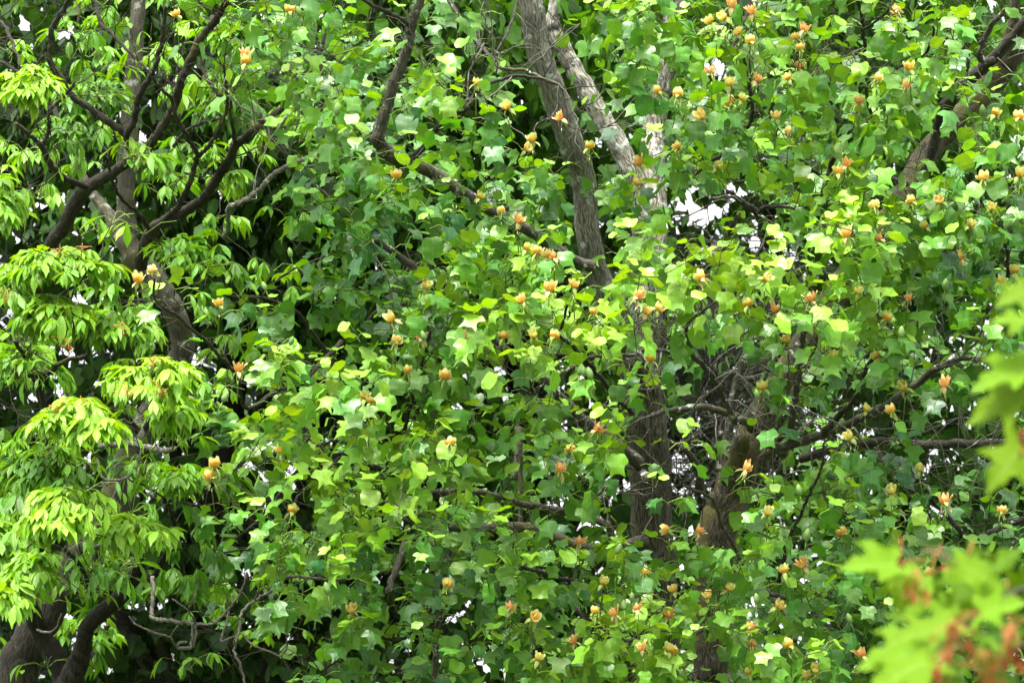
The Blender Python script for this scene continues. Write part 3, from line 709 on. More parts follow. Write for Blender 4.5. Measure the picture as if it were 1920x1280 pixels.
def dead_spray(mb, start, direction, length, r, depth, keep=0):
    """a forking bare twig"""
    k = max(3, int(length / 0.05))
    d = np.array(direction, float); d /= np.linalg.norm(d)
    pts = [np.array(start, float)]
    for i in range(k):
        d = d + rng.normal(0, 0.26, 3) * [1, .7, 1]; d /= np.linalg.norm(d)
        pts.append(pts[-1] + d * length / k)
    pts = np.array(pts)
    tube(mb, pts, np.linspace(r, r * 0.55, k + 1), 4, 0, 0)
    if keep:
        x, y, d_ = bearing(catmull(pts, 3))
        SHOWN.extend(zip(x, y, np.full(len(x), -6.0), d_, np.full(len(x), keep)))
    if depth > 0:
        for i in range(rng.integers(2, 4)):
            q = rng.integers(max(1, k // 3), k + 1)
            dd = (pts[q] - pts[q - 1]); dd /= np.linalg.norm(dd)
            dead_spray(mb, pts[q], dd + rng.normal(0, 0.75, 3) * [1, .6, 1], length * rng.uniform(.45, .75), max(r * 0.6, 0.0016), depth - 1, keep)

# bare, lichened twigs among the leaves
def bare_twigs(key, spots, mat):
    mb = MB()
    for x, y, d, dx, dy, L, gen in spots:
        dead_spray(mb, P(x, y, d), dx * RIGHT - dy * UP - 0.15 * FWD, L, 0.0042, gen, 0.62)
    mb.build("dead_twigs", mat, ROOT[key])['kind'] = 'stuff'
bare_twigs("A", [(534,289,20.5,-.4,-1,.30,2),(545,280,20.5,.3,-1,.30,2),(560,270,20.4,.5,-.8,.32,2),(515,262,20.5,-.2,-1,.25,2),(600,215,20.4,.3,-1,.35,2),(610,200,20.4,-.6,-.7,.3,2),
  (540,215,20.3,-1,.1,.42,1),(470,212,20.3,-1,-.4,.30,1),(600,130,20.5,1,.1,.3,2),(690,80,20.4,-.7,.4,.35,2),(830,230,20.4,.2,-1,.4,2),(870,205,20.3,.3,-1,.35,2),(930,140,20.3,.1,-1,.4,2),
  (990,134,20.3,.6,-.9,.35,2),(1010,144,20.3,1,.5,.35,2),(960,145,20.3,-.2,1,.32,2),(880,120,20.5,.4,-1,.3,2),(900,95,20.5,-.4,-1,.25,2),(1000,290,20.2,0,-1,.22,1),(1190,690,20.4,.3,-1,.3,2),
  (1000,740,20.3,-1,-.1,.3,2),(1060,695,20.3,-.4,.8,.3,2),(700,450,21,.3,.9,.3,2),(1130,240,20.6,.9,-.3,.3,2),(840,900,20.7,.3,1,.3,1),(1040,960,21,.9,-.3,.3,2),(1100,965,21.3,.4,-1,.3,2),(1050,950,21.2,-.4,-1,.25,2),(430,690,20.5,-.3,-1,.1,1),(364,740,20.5,.4,-1,.14,1)], M_DEAD)
bare_twigs("B", [(1290,605,20.2,.4,-1,.25,2),(1297,640,20.4,.7,-.6,.35,2),(1330,690,20.6,.5,-1,.3,2),(1340,712,20.6,1,-.4,.36,2),(1360,750,20.8,1,-.2,.3,2),(1240,660,20.4,-.2,1,.35,2),(1200,658,20.4,.2,1,.3,2),
  (1250,770,20.8,.1,-1,.3,2),(1300,765,20.8,.1,-1,.3,2),(1220,779,20.8,-1,.2,.25,2),(1700,732,20.8,.3,-1,.3,2),(1730,710,20.7,.6,-1,.3,2),(1760,690,20.6,-.2,-1,.3,2),(1801,672,20.5,0,-1,.25,2),(1830,675,20.5,.5,.9,.35,2),
  (1770,690,20.5,.6,1,.4,2),(1700,740,20.6,.4,1,.35,2),(1870,800,20.8,-1,-.3,.4,2),(1880,780,20.8,-.4,1,.3,2),(1600,800,21,.6,.8,.35,2),(1800,850,20.8,.9,-.2,.4,2),(1740,790,20.6,1,.5,.42,2),(1495,716,20.9,-1,.1,.3,2),(1500,690,20.9,.6,-.9,.3,2),(1490,760,21,1,.4,.35,2),
  (1890,110,21,1,-.2,.2,2),(1870,108,21,.5,.6,.15,2),(1790,80,20.9,.4,-1,.25,2),(1391,380,21.2,-.6,-.6,.25,2),(1421,403,21.3,.8,.3,.25,2),(1400,230,20.2,-.8,-.5,.28,2),(1410,190,20.2,.5,-1,.25,2),(1380,275,20.4,.7,.3,.3,2),(1620,90,20.5,-.8,.5,.3,2),(1622,130,20.6,-1,.3,.3,2),(1488,991,19.8,-.7,-.4,.2,1),
  (1400,20,20.8,-1,.2,.3,2),(1300,110,20.8,.8,.4,.3,2),(1350,870,21.3,-.3,-1,.3,1),(1600,700,20.8,.8,-.7,.3,2),(1560,790,21,-.6,-1,.3,2)], M_DEAD)
def fine_twigs(key, n, mat, keep, r=0.0030):
    mb = MB(); nd = np.array(NODES[key])
    x, y, d = bearing(nd[:, :3])
    ok_ = np.where((x > -60) & (x < 1980) & (y > -60) & (y < 1340) & (nd[:, 3] < .024) & (d < 22))[0]
    for i in rng.choice(ok_, n):
        a = rng.uniform(-2.9, -.2)
        dead_spray(mb, nd[i, :3], math.cos(a) * RIGHT - math.sin(a) * UP + rng.normal(-.25, .35) * FWD, rng.uniform(.14, .36), min(r, nd[i, 3] * .6), rng.integers(1, 3), keep)
    mb.build("fine_twigs", mat, ROOT[key])['kind'] = 'stuff'
fine_twigs("A", 70, M_TWIG, .45)
fine_twigs("B", 90, M_TWIG, .45)
fine_twigs("C", 80, M_CHB, .55)
SHOWN = np.array(SHOWN)

# ------------------------------------------------------------------ blossoms: where they open
BLOSSOMS = [(332,22,1),(545,15,0),(461,112,0),(461,97,2),(290,500,3),(258,522,3),(411,564,1),(446,688,2),(527,838,1),(405,867,1),(397,890,1),(547,952,0),
 (953,195,0),(1053,215,2),(986,272,1),(999,257,0),(1105,270,0),(1237,165,0),(1269,172,0),(898,363,0),(940,390,0),(970,408,2),(1270,272,1),(1192,338,1),(1200,300,2),(743,325,1),(892,150,0),
 (1333,35,0),(1360,27,0),(1371,5,2),(1412,17,2),(1385,55,1),(1409,72,0),(1507,50,2),(1492,65,1),(1500,85,1),(1368,152,0),(1418,143,2),(1334,128,2),(1497,120,2),(1480,140,0),(1373,186,1),(1389,179,0),(1317,213,1),(1455,213,1),(1477,243,3),(1684,13,2),(1642,140,1),(1697,155,2),(1705,122,1),(1611,185,2),(1864,207,0),(1910,215,1),(1346,305,0),(1586,303,2),(1571,318,1),(1640,380,0),(1710,372,0),(1763,370,1),(1860,382,0),(1735,418,0),(1820,415,0),(1845,330,1),(1912,322,0),
 (797,530,0),(738,592,3),(741,633,1),(787,627,2),(861,625,2),(765,690,0),(833,702,1),(683,740,0),(695,746,1),(845,825,1),(1025,475,1),(1040,477,2),(1008,468,1),(987,460,0),(982,557,1),(1075,530,1),(1030,538,3),(1113,579,0),(1192,550,2),(1210,580,3),(1232,573,1),(1000,622,0),(1037,625,0),(945,625,1),(1220,668,0),(1116,800,2),(1072,838,0),
 (1589,437,3),(1651,441,2),(1803,477,2),(1903,503,0),(1875,522,1),(1433,514,0),(1318,515,3),(1606,540,0),(1522,557,2),(1403,566,0),(1452,577,2),(1661,592,0),(1702,553,2),(1476,632,1),(1562,660,0),(1647,663,0),(1431,720,0),(1697,720,0),(1772,715,2),(1622,760,0),(1675,763,1),(1595,812,0),(1917,720,0),
 (1053,876,2),(1084,1010,2),(839,1090,0),(1131,1086,0),(660,1138,1),(957,1133,2),(1207,1068,0),(1264,1100,1),(1153,1145,2),(1115,1140,0),(1195,1135,2),(1256,1148,2),(1078,1195,2),(1008,1228,0),(1206,1208,2),(1268,1215,0),(1253,1212,0),(1255,983,1),(1000,1152,1),
 (1396,873,2),(1671,916,0),(1438,955,0),(1725,873,0),(1772,935,2),(1877,952,1),(1583,993,1),(1307,990,2),(1472,1065,0),(1508,1052,2),(1745,1072,0),(1364,1096,0),(1328,1110,1),(1457,1130,1),(1408,1170,2),(1410,1203,2),(1403,1255,0),(1533,1248,0),(1513,1262,0),(1483,1203,0),(1618,1222,2)]
BUDS = [(562,18),(632,203),(1487,243),(1330,585),(1087,690),(1095,693),(1107,698),(1418,1118),(1512,1000),(1499,915),(1690,620),(1772,530),(545,470),(497,532),(795,625),(420,740),(614,1100),(1185,1115),(1158,1025),(1170,1130),(1664,205),(1890,1160),(716,165),(545,635),(1420,735),(1842,205),(650,220),(1594,1155)]
BX = np.array([(b[0], b[1]) for b in BLOSSOMS], float)

def blocks_view(p, slack=0.05):
    """which leaf places would hide a blossom or a limb that the place shows open"""
    x, y, d = bearing(p)
    bl = ((x[:, None] - BX[:, 0]) ** 2 / 22 ** 2 + (y[:, None] - BX[:, 1]) ** 2 / 24 ** 2 < 1).any(1) & (d < 20.4)
    out = bl & (rng.random(len(p)) < 0.88)
    for s in range(0, len(p), 2000):
        xs, ys, ds = x[s:s + 2000, None], y[s:s + 2000, None], d[s:s + 2000, None]
        hit = ((xs - SHOWN[:, 0]) ** 2 + (ys - SHOWN[:, 1]) ** 2 < (SHOWN[:, 2] + np.where((SHOWN[:, 4] > .86) & (SHOWN[:, 2] > 4), 23, 16)) ** 2) & (ds < SHOWN[:, 3] + slack)
        pr = (hit * SHOWN[:, 4]).max(1)
        out[s:s + 2000] |= rng.random(len(pr)) < pr
    return out

# ------------------------------------------------------------------ twigs that carry the shoots
def grow_twigs(key, targets, tip=0.0020, maxlen=1.6):
    """each target is reached by a curved twig from the nearest wood or twig"""
    node = np.array(NODES[key]); pos = node[:, :3]; rad = node[:, 3]
    cap = len(pos) + len(targets) * 14 + 10
    PB = np.zeros((cap, 3)); RB = np.zeros(cap); PB[:len(pos)] = pos; RB[:len(pos)] = rad; n = len(pos)
    dmin = np.array([np.min(((pos - t) ** 2).sum(1)) for t in targets])
    mb = MB()
    dirs = np.zeros((len(targets), 3))
    for i in np.argsort(dmin):
        t = targets[i]
        dv = PB[:n] - t
        d2 = (dv ** 2).sum(1) + 0.5 * np.clip(-dv[:, 1], 0, None) ** 2 + 0.25 * np.clip(dv[:, 2], 0, None) ** 2
        j = int(np.argmin(d2)); s = PB[j].copy(); L = np.linalg.norm(t - s)
        k = int(np.clip(L / 0.07, 2, 12))
        u = np.linspace(0, 1, k + 1)[:, None]
        c = s + (t - s) * 0.45 + rng.normal(0, 0.13, 3) * L + np.array([0, -0.05, -0.12]) * L
        path = (1 - u) ** 2 * s + 2 * u * (1 - u) * c + u ** 2 * t
        path[1:-1] += rng.normal(0, 0.010, (k - 1, 3))
        r0 = min(RB[j] * 0.75, 0.0022 + 0.0055 * L); r0 = max(r0, tip)
        rr = np.linspace(r0, tip, k + 1)
        tube(mb, path, rr, 4, 0, 0, cap=False)
        m = k
        PB[n:n + m] = path[1:]; RB[n:n + m] = rr[1:]; n += m
        dirs[i] = path[-1] - path[-2]
    return mb, dirs / (np.linalg.norm(dirs, axis=1)[:, None] + 1e-9)

# ------------------------------------------------------------------ tulip tree foliage
T_GRID = ["000036777543125677777777", "000004667643125677777776", "000001246653224566777765", "000000136764234566777654",
 "000000035677534456777777", "000000024566654557877777", "000421235666766788887776", "000421334566788888877765",
 "000111567777773112678765", "000001677788665212553223", "000003567788876433453222", "000014677777765435665444",
 "000035677677654356677654", "000014567666665557777543", "000000256667888777777653", "000000046667888877777653"]
TG = np.array([[int(c) for c in r] for r in T_GRID], float)
# banks of young and top-lit leaves, light put into their tint: centre, radii, strength
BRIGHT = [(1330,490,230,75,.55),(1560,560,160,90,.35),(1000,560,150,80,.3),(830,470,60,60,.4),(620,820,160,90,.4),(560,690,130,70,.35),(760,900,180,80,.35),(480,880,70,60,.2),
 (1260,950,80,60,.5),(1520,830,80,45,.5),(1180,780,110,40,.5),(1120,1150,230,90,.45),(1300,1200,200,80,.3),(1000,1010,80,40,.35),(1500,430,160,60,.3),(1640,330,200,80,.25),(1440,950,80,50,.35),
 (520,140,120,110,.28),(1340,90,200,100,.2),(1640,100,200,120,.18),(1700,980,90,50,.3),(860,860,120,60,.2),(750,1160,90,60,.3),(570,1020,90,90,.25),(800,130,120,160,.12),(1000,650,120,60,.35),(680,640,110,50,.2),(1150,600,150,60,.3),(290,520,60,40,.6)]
SHADE = [(690,470,110,110,.25),(450,620,120,70,.2),(1760,860,160,70,.3),(1420,650,150,60,.2),(900,330,140,110,.12),(860,1090,160,90,.2),(1130,930,120,90,.15),(420,1000,100,80,.15),(1830,450,120,150,.12),(740,1230,160,60,.15)]  # hollows where shade is put into the leaf tint

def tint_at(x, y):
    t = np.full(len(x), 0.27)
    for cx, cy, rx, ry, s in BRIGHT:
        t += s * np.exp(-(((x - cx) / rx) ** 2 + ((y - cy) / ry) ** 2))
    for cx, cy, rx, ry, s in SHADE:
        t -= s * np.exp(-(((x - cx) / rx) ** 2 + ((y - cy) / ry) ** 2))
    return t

def grid_shoots(G, per, jitter=True, margin=(4, 3, 3, 3)):
    """shoot bearings from a density grid of 80 px cells, carried on past the frame"""
    t, r, b, l = margin
    H = np.pad(G, ((t, b), (l, r)), mode='edge')
    xs, ys = [], []
    for i in range(H.shape[0]):
        for j in range(H.shape[1]):
            off = not (t <= i < t + G.shape[0] and l <= j < l + G.shape[1])
            k = rng.poisson(H[i, j] * per * (0.55 if off else 1))
            xs += list((j - l + rng.random(k)) * 80); ys += list((i - t + rng.random(k)) * 80)
    return np.array(xs), np.array(ys)

def relief(x, y):
    """how far the leaf banks bulge towards the camera"""
    t = (tint_at(x, y) - .27)
    return 1.0 * np.clip(t, -.45, .7) + .5 * (0.45 * np.sin(x / 170 + 0.6) * np.cos(y / 140 + 1.1) + 0.35 * np.sin(x / 83 - y / 110) + 0.25 * np.cos(y / 60 + x / 300))

xs, ys = grid_shoots(TG, 0.95)
_n = np.sin(xs / 41 + 1.3 * np.sin(ys / 63)) * np.cos(ys / 33 + .9 * np.sin(xs / 57)) + .5 * np.sin(xs / 23 - ys / 29)
_k = rng.random(len(xs)) < np.clip(.52 + .42 * _n, .10, 1)      # leaf banks with hollows between
xs, ys = xs[_k], ys[_k]
ds = 20.0 - 0.75 * relief(xs, ys) + rng.normal(0, 0.35, len(xs))
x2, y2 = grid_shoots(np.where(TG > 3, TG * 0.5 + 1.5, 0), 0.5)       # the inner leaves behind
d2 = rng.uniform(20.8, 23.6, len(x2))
lead = np.array([(b[0], b[1] + 26) for b in BLOSSOMS] , float)        # a shoot under every blossom
d3 = 19.75 - 0.75 * relief(lead[:, 0], lead[:, 1]) + rng.normal(0, 0.12, len(lead))
sx = np.concatenate([xs, x2, lead[:, 0]]); sy = np.concatenate([ys, y2, lead[:, 1]]); sd = np.concatenate([ds, d2, d3])
skind = np.concatenate([np.zeros(len(xs)), np.ones(len(x2)), np.full(len(lead), 2)])
S = Pn(sx, sy, sd)
ok = ~in_hole(S, 0.8) | (skind == 2)
S, sx, sy, sd, skind = S[ok], sx[ok], sy[ok], sd[ok], skind[ok]
nA, nB = np.array(NODES["A"])[:, :3], np.array(NODES["B"])[:, :3]
toA = np.array([np.min(((nA - p) ** 2).sum(1)) for p in S]); toB = np.array([np.min(((nB - p) ** 2).sum(1)) for p in S])
owner = np.where(toA < toB, "A", "B")
lead_owner = owner[skind == 2]

def tulip_crown(key):
    sel = np.where(owner == key)[0]
    tw, dirs = grow_twigs(key, S[sel])
    tw.build("twigs", M_TWIG, ROOT[key])['kind'] = 'stuff'
    pos, az, pit, rol, siz, tin, base, young = [], [], [], [], [], [], [], []
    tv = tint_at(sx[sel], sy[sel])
    for q, i in enumerate(sel):
        inner = skind[i] == 1
        n = rng.integers(10, 15) if not inner else rng.integers(6, 10)
        if skind[i] == 2: n = rng.integers(6, 9)
        ax = dirs[q] * 0.5 + np.array([0, -0.25, 0.75]); ax /= np.linalg.norm(ax)
        a0 = rng.uniform(0, 6.28)
        for k in range(n):
            f = k / (n - 1)                      # 0 lowest, 1 at the tip
            a = a0 + k * 2.4 + rng.normal(0, 0.2)
            # leaves turn out of the crown, to the light and the open side
            if rng.random() < 0.32: a = -math.pi / 2 + rng.normal(0, 0.9)
            h = (f - 0.85) * 0.22
            st = S[i] + ax * h
            isy = f > 0.55 and rng.random() < 0.85
            pl = rng.uniform(.05, .11) * (0.7 if isy else 1)
            rise = rng.uniform(-.2, .5) if not isy else rng.uniform(.2, 1.0)
            pd = np.array([math.cos(a), math.sin(a), rise]); pd /= np.linalg.norm(pd)
            bs = st + pd * pl
            if isy:
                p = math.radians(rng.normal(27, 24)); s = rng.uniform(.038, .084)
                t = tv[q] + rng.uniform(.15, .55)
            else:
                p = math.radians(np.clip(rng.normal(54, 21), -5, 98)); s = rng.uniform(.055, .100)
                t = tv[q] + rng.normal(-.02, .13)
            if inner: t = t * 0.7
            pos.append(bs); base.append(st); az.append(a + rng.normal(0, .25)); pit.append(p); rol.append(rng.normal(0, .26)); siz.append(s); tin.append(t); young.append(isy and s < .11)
    pos, base = np.array(pos), np.array(base)
    az, pit, rol, siz, tin, young = map(np.array, (az, pit, rol, siz, tin, young))
    R = frames(az, pit, rol, siz)
    ctr = pos + R[:, :, 1] * 0.45
    bad = in_hole(ctr) | blocks_view(ctr)
    g = ~bad
    pos, base, R, siz, tin, young = pos[g], base[g], R[g], siz[g], np.clip(tin[g], 0, 1), young[g]
    mb = MB()
    rn = rng.random(len(pos))
    pick = rng.integers(0, 100, len(pos))
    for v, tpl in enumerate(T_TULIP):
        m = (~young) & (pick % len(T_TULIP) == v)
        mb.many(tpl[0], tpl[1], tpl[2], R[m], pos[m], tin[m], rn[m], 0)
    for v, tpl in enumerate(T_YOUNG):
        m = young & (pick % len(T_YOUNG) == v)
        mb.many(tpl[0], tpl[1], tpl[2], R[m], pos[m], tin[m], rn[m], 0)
    petioles(mb, base, pos, 0.0016, 1)
    mb.build("crown", [M_TULIP, M_PETI], ROOT[key])
    return len(pos)

n_leaves = {k: tulip_crown(k) for k in ("A", "B")}

print("tulip leaves", n_leaves)

# ------------------------------------------------------------------ blossoms and buds
def petal(mb, az, length, width, base_r, open_, flare, mat=0, seed=0, z0=0.0):
    """one petal: rises from a ring of radius base_r; open_ is how far it leans out, flare bends the tip"""
    r = np.random.default_rng(seed)
    V, UV, F = [], [], []
    n, w = 8, 5
    for i in range(n):
        t = i / (n - 1)
        rad = base_r + length * (open_ * math.sin(min(t * 2.3, 1) * 1.57) * 0.50 + flare * t ** 3)
        z = z0 + length * (t - 0.18 * open_ * t * t)
        half = width * (0.56 + 0.44 * math.sin(math.pi * min(t * 0.85 + 0.12, 1))) * (1.0 if t < .8 else 1 - (t - .8) * 1.0) / 2
        for j in range(w):
            s = j / (w - 1) * 2 - 1
            a = az + s * half / max(rad, 0.006) * 0.92
            rr = rad * (1 + 0.05 * s * s) + r.normal(0, .0006)
            V.append((rr * math.cos(a), rr * math.sin(a), z - 0.006 * s * s * t)); UV.append((s * .5, t))
    for i in range(n - 1):
        for j in range(w - 1):
            F.append((i * w + j, i * w + j + 1, (i + 1) * w + j + 1, (i + 1) * w + j))
    mb.add(V, F, UV, 0, .5, mat)

def sepal_mesh(az, pale, seed):
    r = np.random.default_rng(seed)
    mb = MB(); V, UV, F = [], [], []
    L = r.uniform(.026, .040)
    drop = r.uniform(.75, 1.15)
    for i in range(6):
        t = i / 5
        rad = .008 + L * (.62 * math.sin(t * 1.5)) * (1.45 - drop * .5)
        z = .004 - L * drop * t ** 1.5
        half = .010 * math.sin(math.pi * min(.18 + t * .8, 1))
        for s in (-1, 0, 1):
            V.append((rad * math.cos(az) - s * half * math.sin(az), rad * math.sin(az) + s * half * math.cos(az), z - .002 * s * s)); UV.append((s * .5, t))
    for i in range(5):
        for j in range(2): F.append((i * 3 + j, i * 3 + j + 1, i * 3 + 4 + j, i * 3 + 3 + j))
    mb.add(V, F, UV)
    return mb.mesh("sepal", [M_SEPAL_P if pale else M_SEPAL])

def pistil_mesh(seed, aged):
    mb = MB(); r = np.random.default_rng(seed)
    tube(mb, [(0, 0, 0), (0, 0, .018), (0, 0, .034), (0, 0, .044)], [.006, .0075, .005, .001], 7)
    for k in range(18):                           # stamens around the cone
        a = k * 2.4; q = .011 + .004 * r.random(); h = .030 + .010 * r.random()
        tube(mb, [(q * .6 * math.cos(a), q * .6 * math.sin(a), .004), (q * math.cos(a), q * math.sin(a), h * .6), (q * 1.15 * math.cos(a), q * 1.15 * math.sin(a), h)], [.001, .0014, .0009], 3, cap=False)
    return mb.mesh("pistil", [M_PIST])

def blossom_mesh(kind, seed):
    r = np.random.default_rng(seed)
    mb = MB()
    op, fl, L, W, n = {0: (.62, .05, .046, .038, 6), 1: (.66, .10, .045, .035, 6), 2: (.56, .20, .048, .021, 7), 3: (.56, .12, .054, .034, 6)}[kind]
    for k in range(n):
        if kind == 2 and k == 5: L *= .7
        petal(mb, k * 2 * math.pi / n + r.normal(0, .12), L * r.uniform(.9, 1.1), W, .007, op * r.uniform(.8, 1.2), fl + r.normal(0, .08), 0, seed * 9 + k, .0015 * (k % 2))
    tube(mb, [(0, 0, -.060), (.004, 0, -.03), (0, 0, .002)], [.0022, .0026, .0055], 6, 1)
    return mb.mesh("blossom", [{0: M_PET_F, 1: M_PET_O, 2: M_PET_P, 3: M_PET_O}[kind], M_PETI])

PROTO = {}
for kind in range(4):
    for v in range(3):
        sd_ = kind * 10 + v + 1
        PROTO[kind, v] = (blossom_mesh(kind, sd_), [sepal_mesh(q * 2.094 + sd_, kind >= 2, sd_ * 5 + q) for q in range(3)], pistil_mesh(sd_, kind >= 2))

def place_blossom(x, y, kind, d, key):
    me, seps, pis = PROTO[kind, rng.integers(0, 3)]
    root = ROOT[key]
    o = bpy.data.objects.new("blossom", me)
    COL.objects.link(o)
    o.parent = root
    o.location = P(x, y + 10, d) - np.array(root.location)
    o.rotation_euler = (rng.normal(0.18, .36), rng.normal(0, .38), rng.uniform(0, 6.28))
    s = rng.uniform(.80, 1.06)
    o.scale = (s, s, s * rng.uniform(.9, 1.1))
    for sm in seps:
        c = bpy.data.objects.new("sepal", sm); COL.objects.link(c); c.parent = o
    c = bpy.data.objects.new("pistil", pis); COL.objects.link(c); c.parent = o

stalks = {"A": MB(), "B": MB()}
for (x, y, kind), key, d, (lx, ly) in zip(BLOSSOMS, lead_owner, d3, lead):
    place_blossom(x, y, kind, d - 0.16, key)
    # the flowering shoot under it
    a, b = P(lx, ly, d), P(x, y + 32, d - 0.155)
    tube(stalks[key], [P(lx + rng.normal(0, 6), ly + 42, d + .06), a, b], [.0028, .0026, .0024], 5)
for k in stalks: stalks[k].build("flower_stalks", M_PETI, ROOT[k])['kind'] = 'stuff'

bud_me = []
for v in range(2):
    mb = MB()
    u = np.linspace(0, 1, 9)
    tube(mb, [(0, 0, .052 * t - .012) for t in u], [.003 + .0125 * math.sin(math.pi * min(.12 + .86 * t, 1)) ** .8 for t in u], 8)
    tube(mb, [(.006 * v, 0, -.07), (.002, 0, -.04), (0, 0, -.010)], [.002, .002, .003], 5, 1)
    bud_me.append(mb.mesh("bud", [M_BUD, M_PETI]))
for x, y in BUDS:
    d = 19.25 + rng.normal(0, .15)
    p = P(x, y + 8, d)
    key = "A" if np.min(((nA - p) ** 2).sum(1)) < np.min(((nB - p) ** 2).sum(1)) else "B"
    o = bpy.data.objects.new("bud", bud_me[rng.integers(0, 2)]); COL.objects.link(o)
    o.parent = ROOT[key]; o.location = p - np.array(ROOT[key].location)
    o.rotation_euler = (rng.normal(0, .25), rng.normal(0, .25), rng.uniform(0, 6)); s = rng.uniform(.75, 1.05); o.scale = (s, s, s)

# ------------------------------------------------------------------ chestnut foliage: hands of seven drooping leaflets
def palmate(store, base, az, tilt, size, tint, spread=1.0, n=7):
    """leaflets fan from base; az where the hand points, tilt how far it hangs"""
    for k in range(n):
        f = (k - (n - 1) / 2) / ((n - 1) / 2)
        a = az + f * 1.9 * spread + rng.normal(0, .10)
        hang = tilt + abs(f) * .12 + rng.normal(0, .12)
        s = size * (1.0 - .42 * abs(f) ** 1.5) * rng.uniform(.9, 1.1)
        store.append((*base, a, hang, rng.normal(0, .22) + f * .25, s, tint + rng.normal(0, .06)))

def lay_leaflets(mb, store, mat=0, hide=True, grow=1.0):
    A = np.array(store)
    if len(A) == 0: return
    R = frames(A[:, 3], A[:, 4], A[:, 5], A[:, 6])
    ctr = A[:, :3] + R[:, :, 1] * .5
    g = ~in_hole(ctr, grow)
    if hide: g &= ~blocks_view(ctr)
    A, R = A[g], R[g]
    rn = rng.random(len(A)); pick = rng.integers(0, len(T_LEAFLET), len(A))
    for v, tpl in enumerate(T_LEAFLET):
        m = pick == v
        mb.many(tpl[0], tpl[1], tpl[2], R[m], A[m, :3], np.clip(A[m, 7], 0, 1), rn[m], mat)

C_GRID = ["3333321000", "3333330000", "4454443000", "5543443200", "5443354210", "4423221210", "5532442100", "6653242100",
          "7654431100", "7765431000", "7765432000", "7765443100", "7875433100", "6654333100", "4321111000", "1111111000"]
CG = np.array([[int(c) for c in r] for r in C_GRID], float)
cx, cy = grid_shoots(CG, 0.30, margin=(5, 0, 2, 4))
cd = np.where((cy > 360) & (cy < 1080) & (cx < 420) & (rng.random(len(cx)) < .45), rng.uniform(19.3, 20.8, len(cx)), rng.uniform(20.7, 23.4, len(cx)))
CS = Pn(cx, cy, cd)
SPRAYS = [(52,180,58,62,0.95,18.8),(0,385,42,62,0.7,19),(120,495,105,42,0.72,19.6),(85,600,115,52,0.74,19.5),(235,615,62,45,0.68,19.6),(285,720,82,62,0.92,18.8),(150,790,90,52,0.95,18.7),(335,790,52,50,0.75,19.1),
          (60,1065,70,44,0.7,19.0),(150,965,112,58,0.9,18.55),(255,1000,70,48,0.82,18.9),(5,1010,40,60,0.64,19.3),(20,1120,46,52,0.8,18.7),(15,545,40,40,0.59,19.7),(90,880,100,50,0.36,20),(330,480,72,40,0.39,20.6),(40,690,90,50,0.55,20.2),
          (250,290,50,34,0.64,20.6),(270,310,48,26,0.56,20.8),(400,300,44,28,0.54,20.9),(190,1080,90,50,0.39,20.2),(270,880,60,40,0.44,20.1),(345,900,44,34,0.54,19.9),(120,250,70,40,0.39,21.4),(180,190,70,50,0.34,21.6),(420,190,60,60,0.34,21.6),(440,60,60,50,0.44,21.2)]
spray_pts = []
for (x, y, rx, ry, t, d) in SPRAYS:
    spray_pts.append(P(x, y + ry * .3, d + .25))
spray_pts = np.array(spray_pts)
tc_all = np.vstack([CS, spray_pts])
near_d = tc_all[:, 2] * 0 + 0
twc, _ = grow_twigs("C", tc_all, tip=.0026)
twc.build("twigs", M_CHB, CHEST_A)['kind'] = 'stuff'
pet = MB()
store, pa, pb = [], [], []
for p, x, y in zip(CS, cx, cy):
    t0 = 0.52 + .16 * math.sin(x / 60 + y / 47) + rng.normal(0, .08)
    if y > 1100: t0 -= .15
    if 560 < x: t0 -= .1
    for k in range(rng.integers(4, 7)):
        a = rng.uniform(0, 6.28) if rng.random() < .5 else -math.pi / 2 + rng.normal(0, 1.0)
        L = rng.uniform(.08, .16)
        b = p + L * np.array([math.cos(a), math.sin(a), rng.uniform(-.1, .7)])
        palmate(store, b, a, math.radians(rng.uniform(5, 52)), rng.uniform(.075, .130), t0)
        pa.append(p); pb.append(b)
mbc = MB()
lay_leaflets(mbc, store)
petioles(mbc, np.array(pa), np.array(pb), .0014, 1)
mbc.build("crown", [M_CHEST, M_PETI], CHEST_A)
spike_me = None
for (x, y, rx, ry, t, d) in SPRAYS:
    mb = MB(); store, pa, pb = [], [], []
    c = P(x, y + ry * .3, d + .25)
    n = int(rx * ry / 62) + 10
    subs = [(0, -.25, .62)] + [(rng.uniform(-.6, .6), rng.uniform(-.35, .5), rng.uniform(.38, .6)) for _ in range(5)]
    for k in range(n):
        # over a mound: apex on top, skirts hanging to the front and the sides
        u, v = rng.uniform(-1, 1), rng.uniform(0, 1)
        top = 1 - 1.75 * v
        w = math.sqrt(max(0.05, 1 - (1 - v) ** 2 * .9))
        ox, oy, q = subs[rng.integers(0, len(subs))]
        px, py = x + rx * (ox + q * u * w), y + ry * (oy - q * .8 * top * (1 - .45 * u * u))
        pd_ = d + .18 * (1 - v) + .16 * u * u - .22 * oy + rng.normal(0, .06)
        b = P(px, py - 12, pd_)
        a = math.atan2(-1.0 + .5 * (1 - v), u * 1.1) + rng.normal(0, .55)
        til = math.radians(8 + 38 * v + rng.normal(0, 14))
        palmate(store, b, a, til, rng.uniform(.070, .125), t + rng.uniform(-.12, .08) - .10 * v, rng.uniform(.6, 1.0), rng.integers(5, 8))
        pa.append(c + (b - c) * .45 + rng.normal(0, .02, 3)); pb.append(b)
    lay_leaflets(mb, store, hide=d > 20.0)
    petioles(mb, np.array(pa), np.array(pb), .0014, 1)
    petioles(mb, np.repeat(c[None], len(pa), 0), np.array(pa), .0026, 1)
    sp = mb.build("leaf_spray", [M_CHEST, M_PETI], CHEST_A)
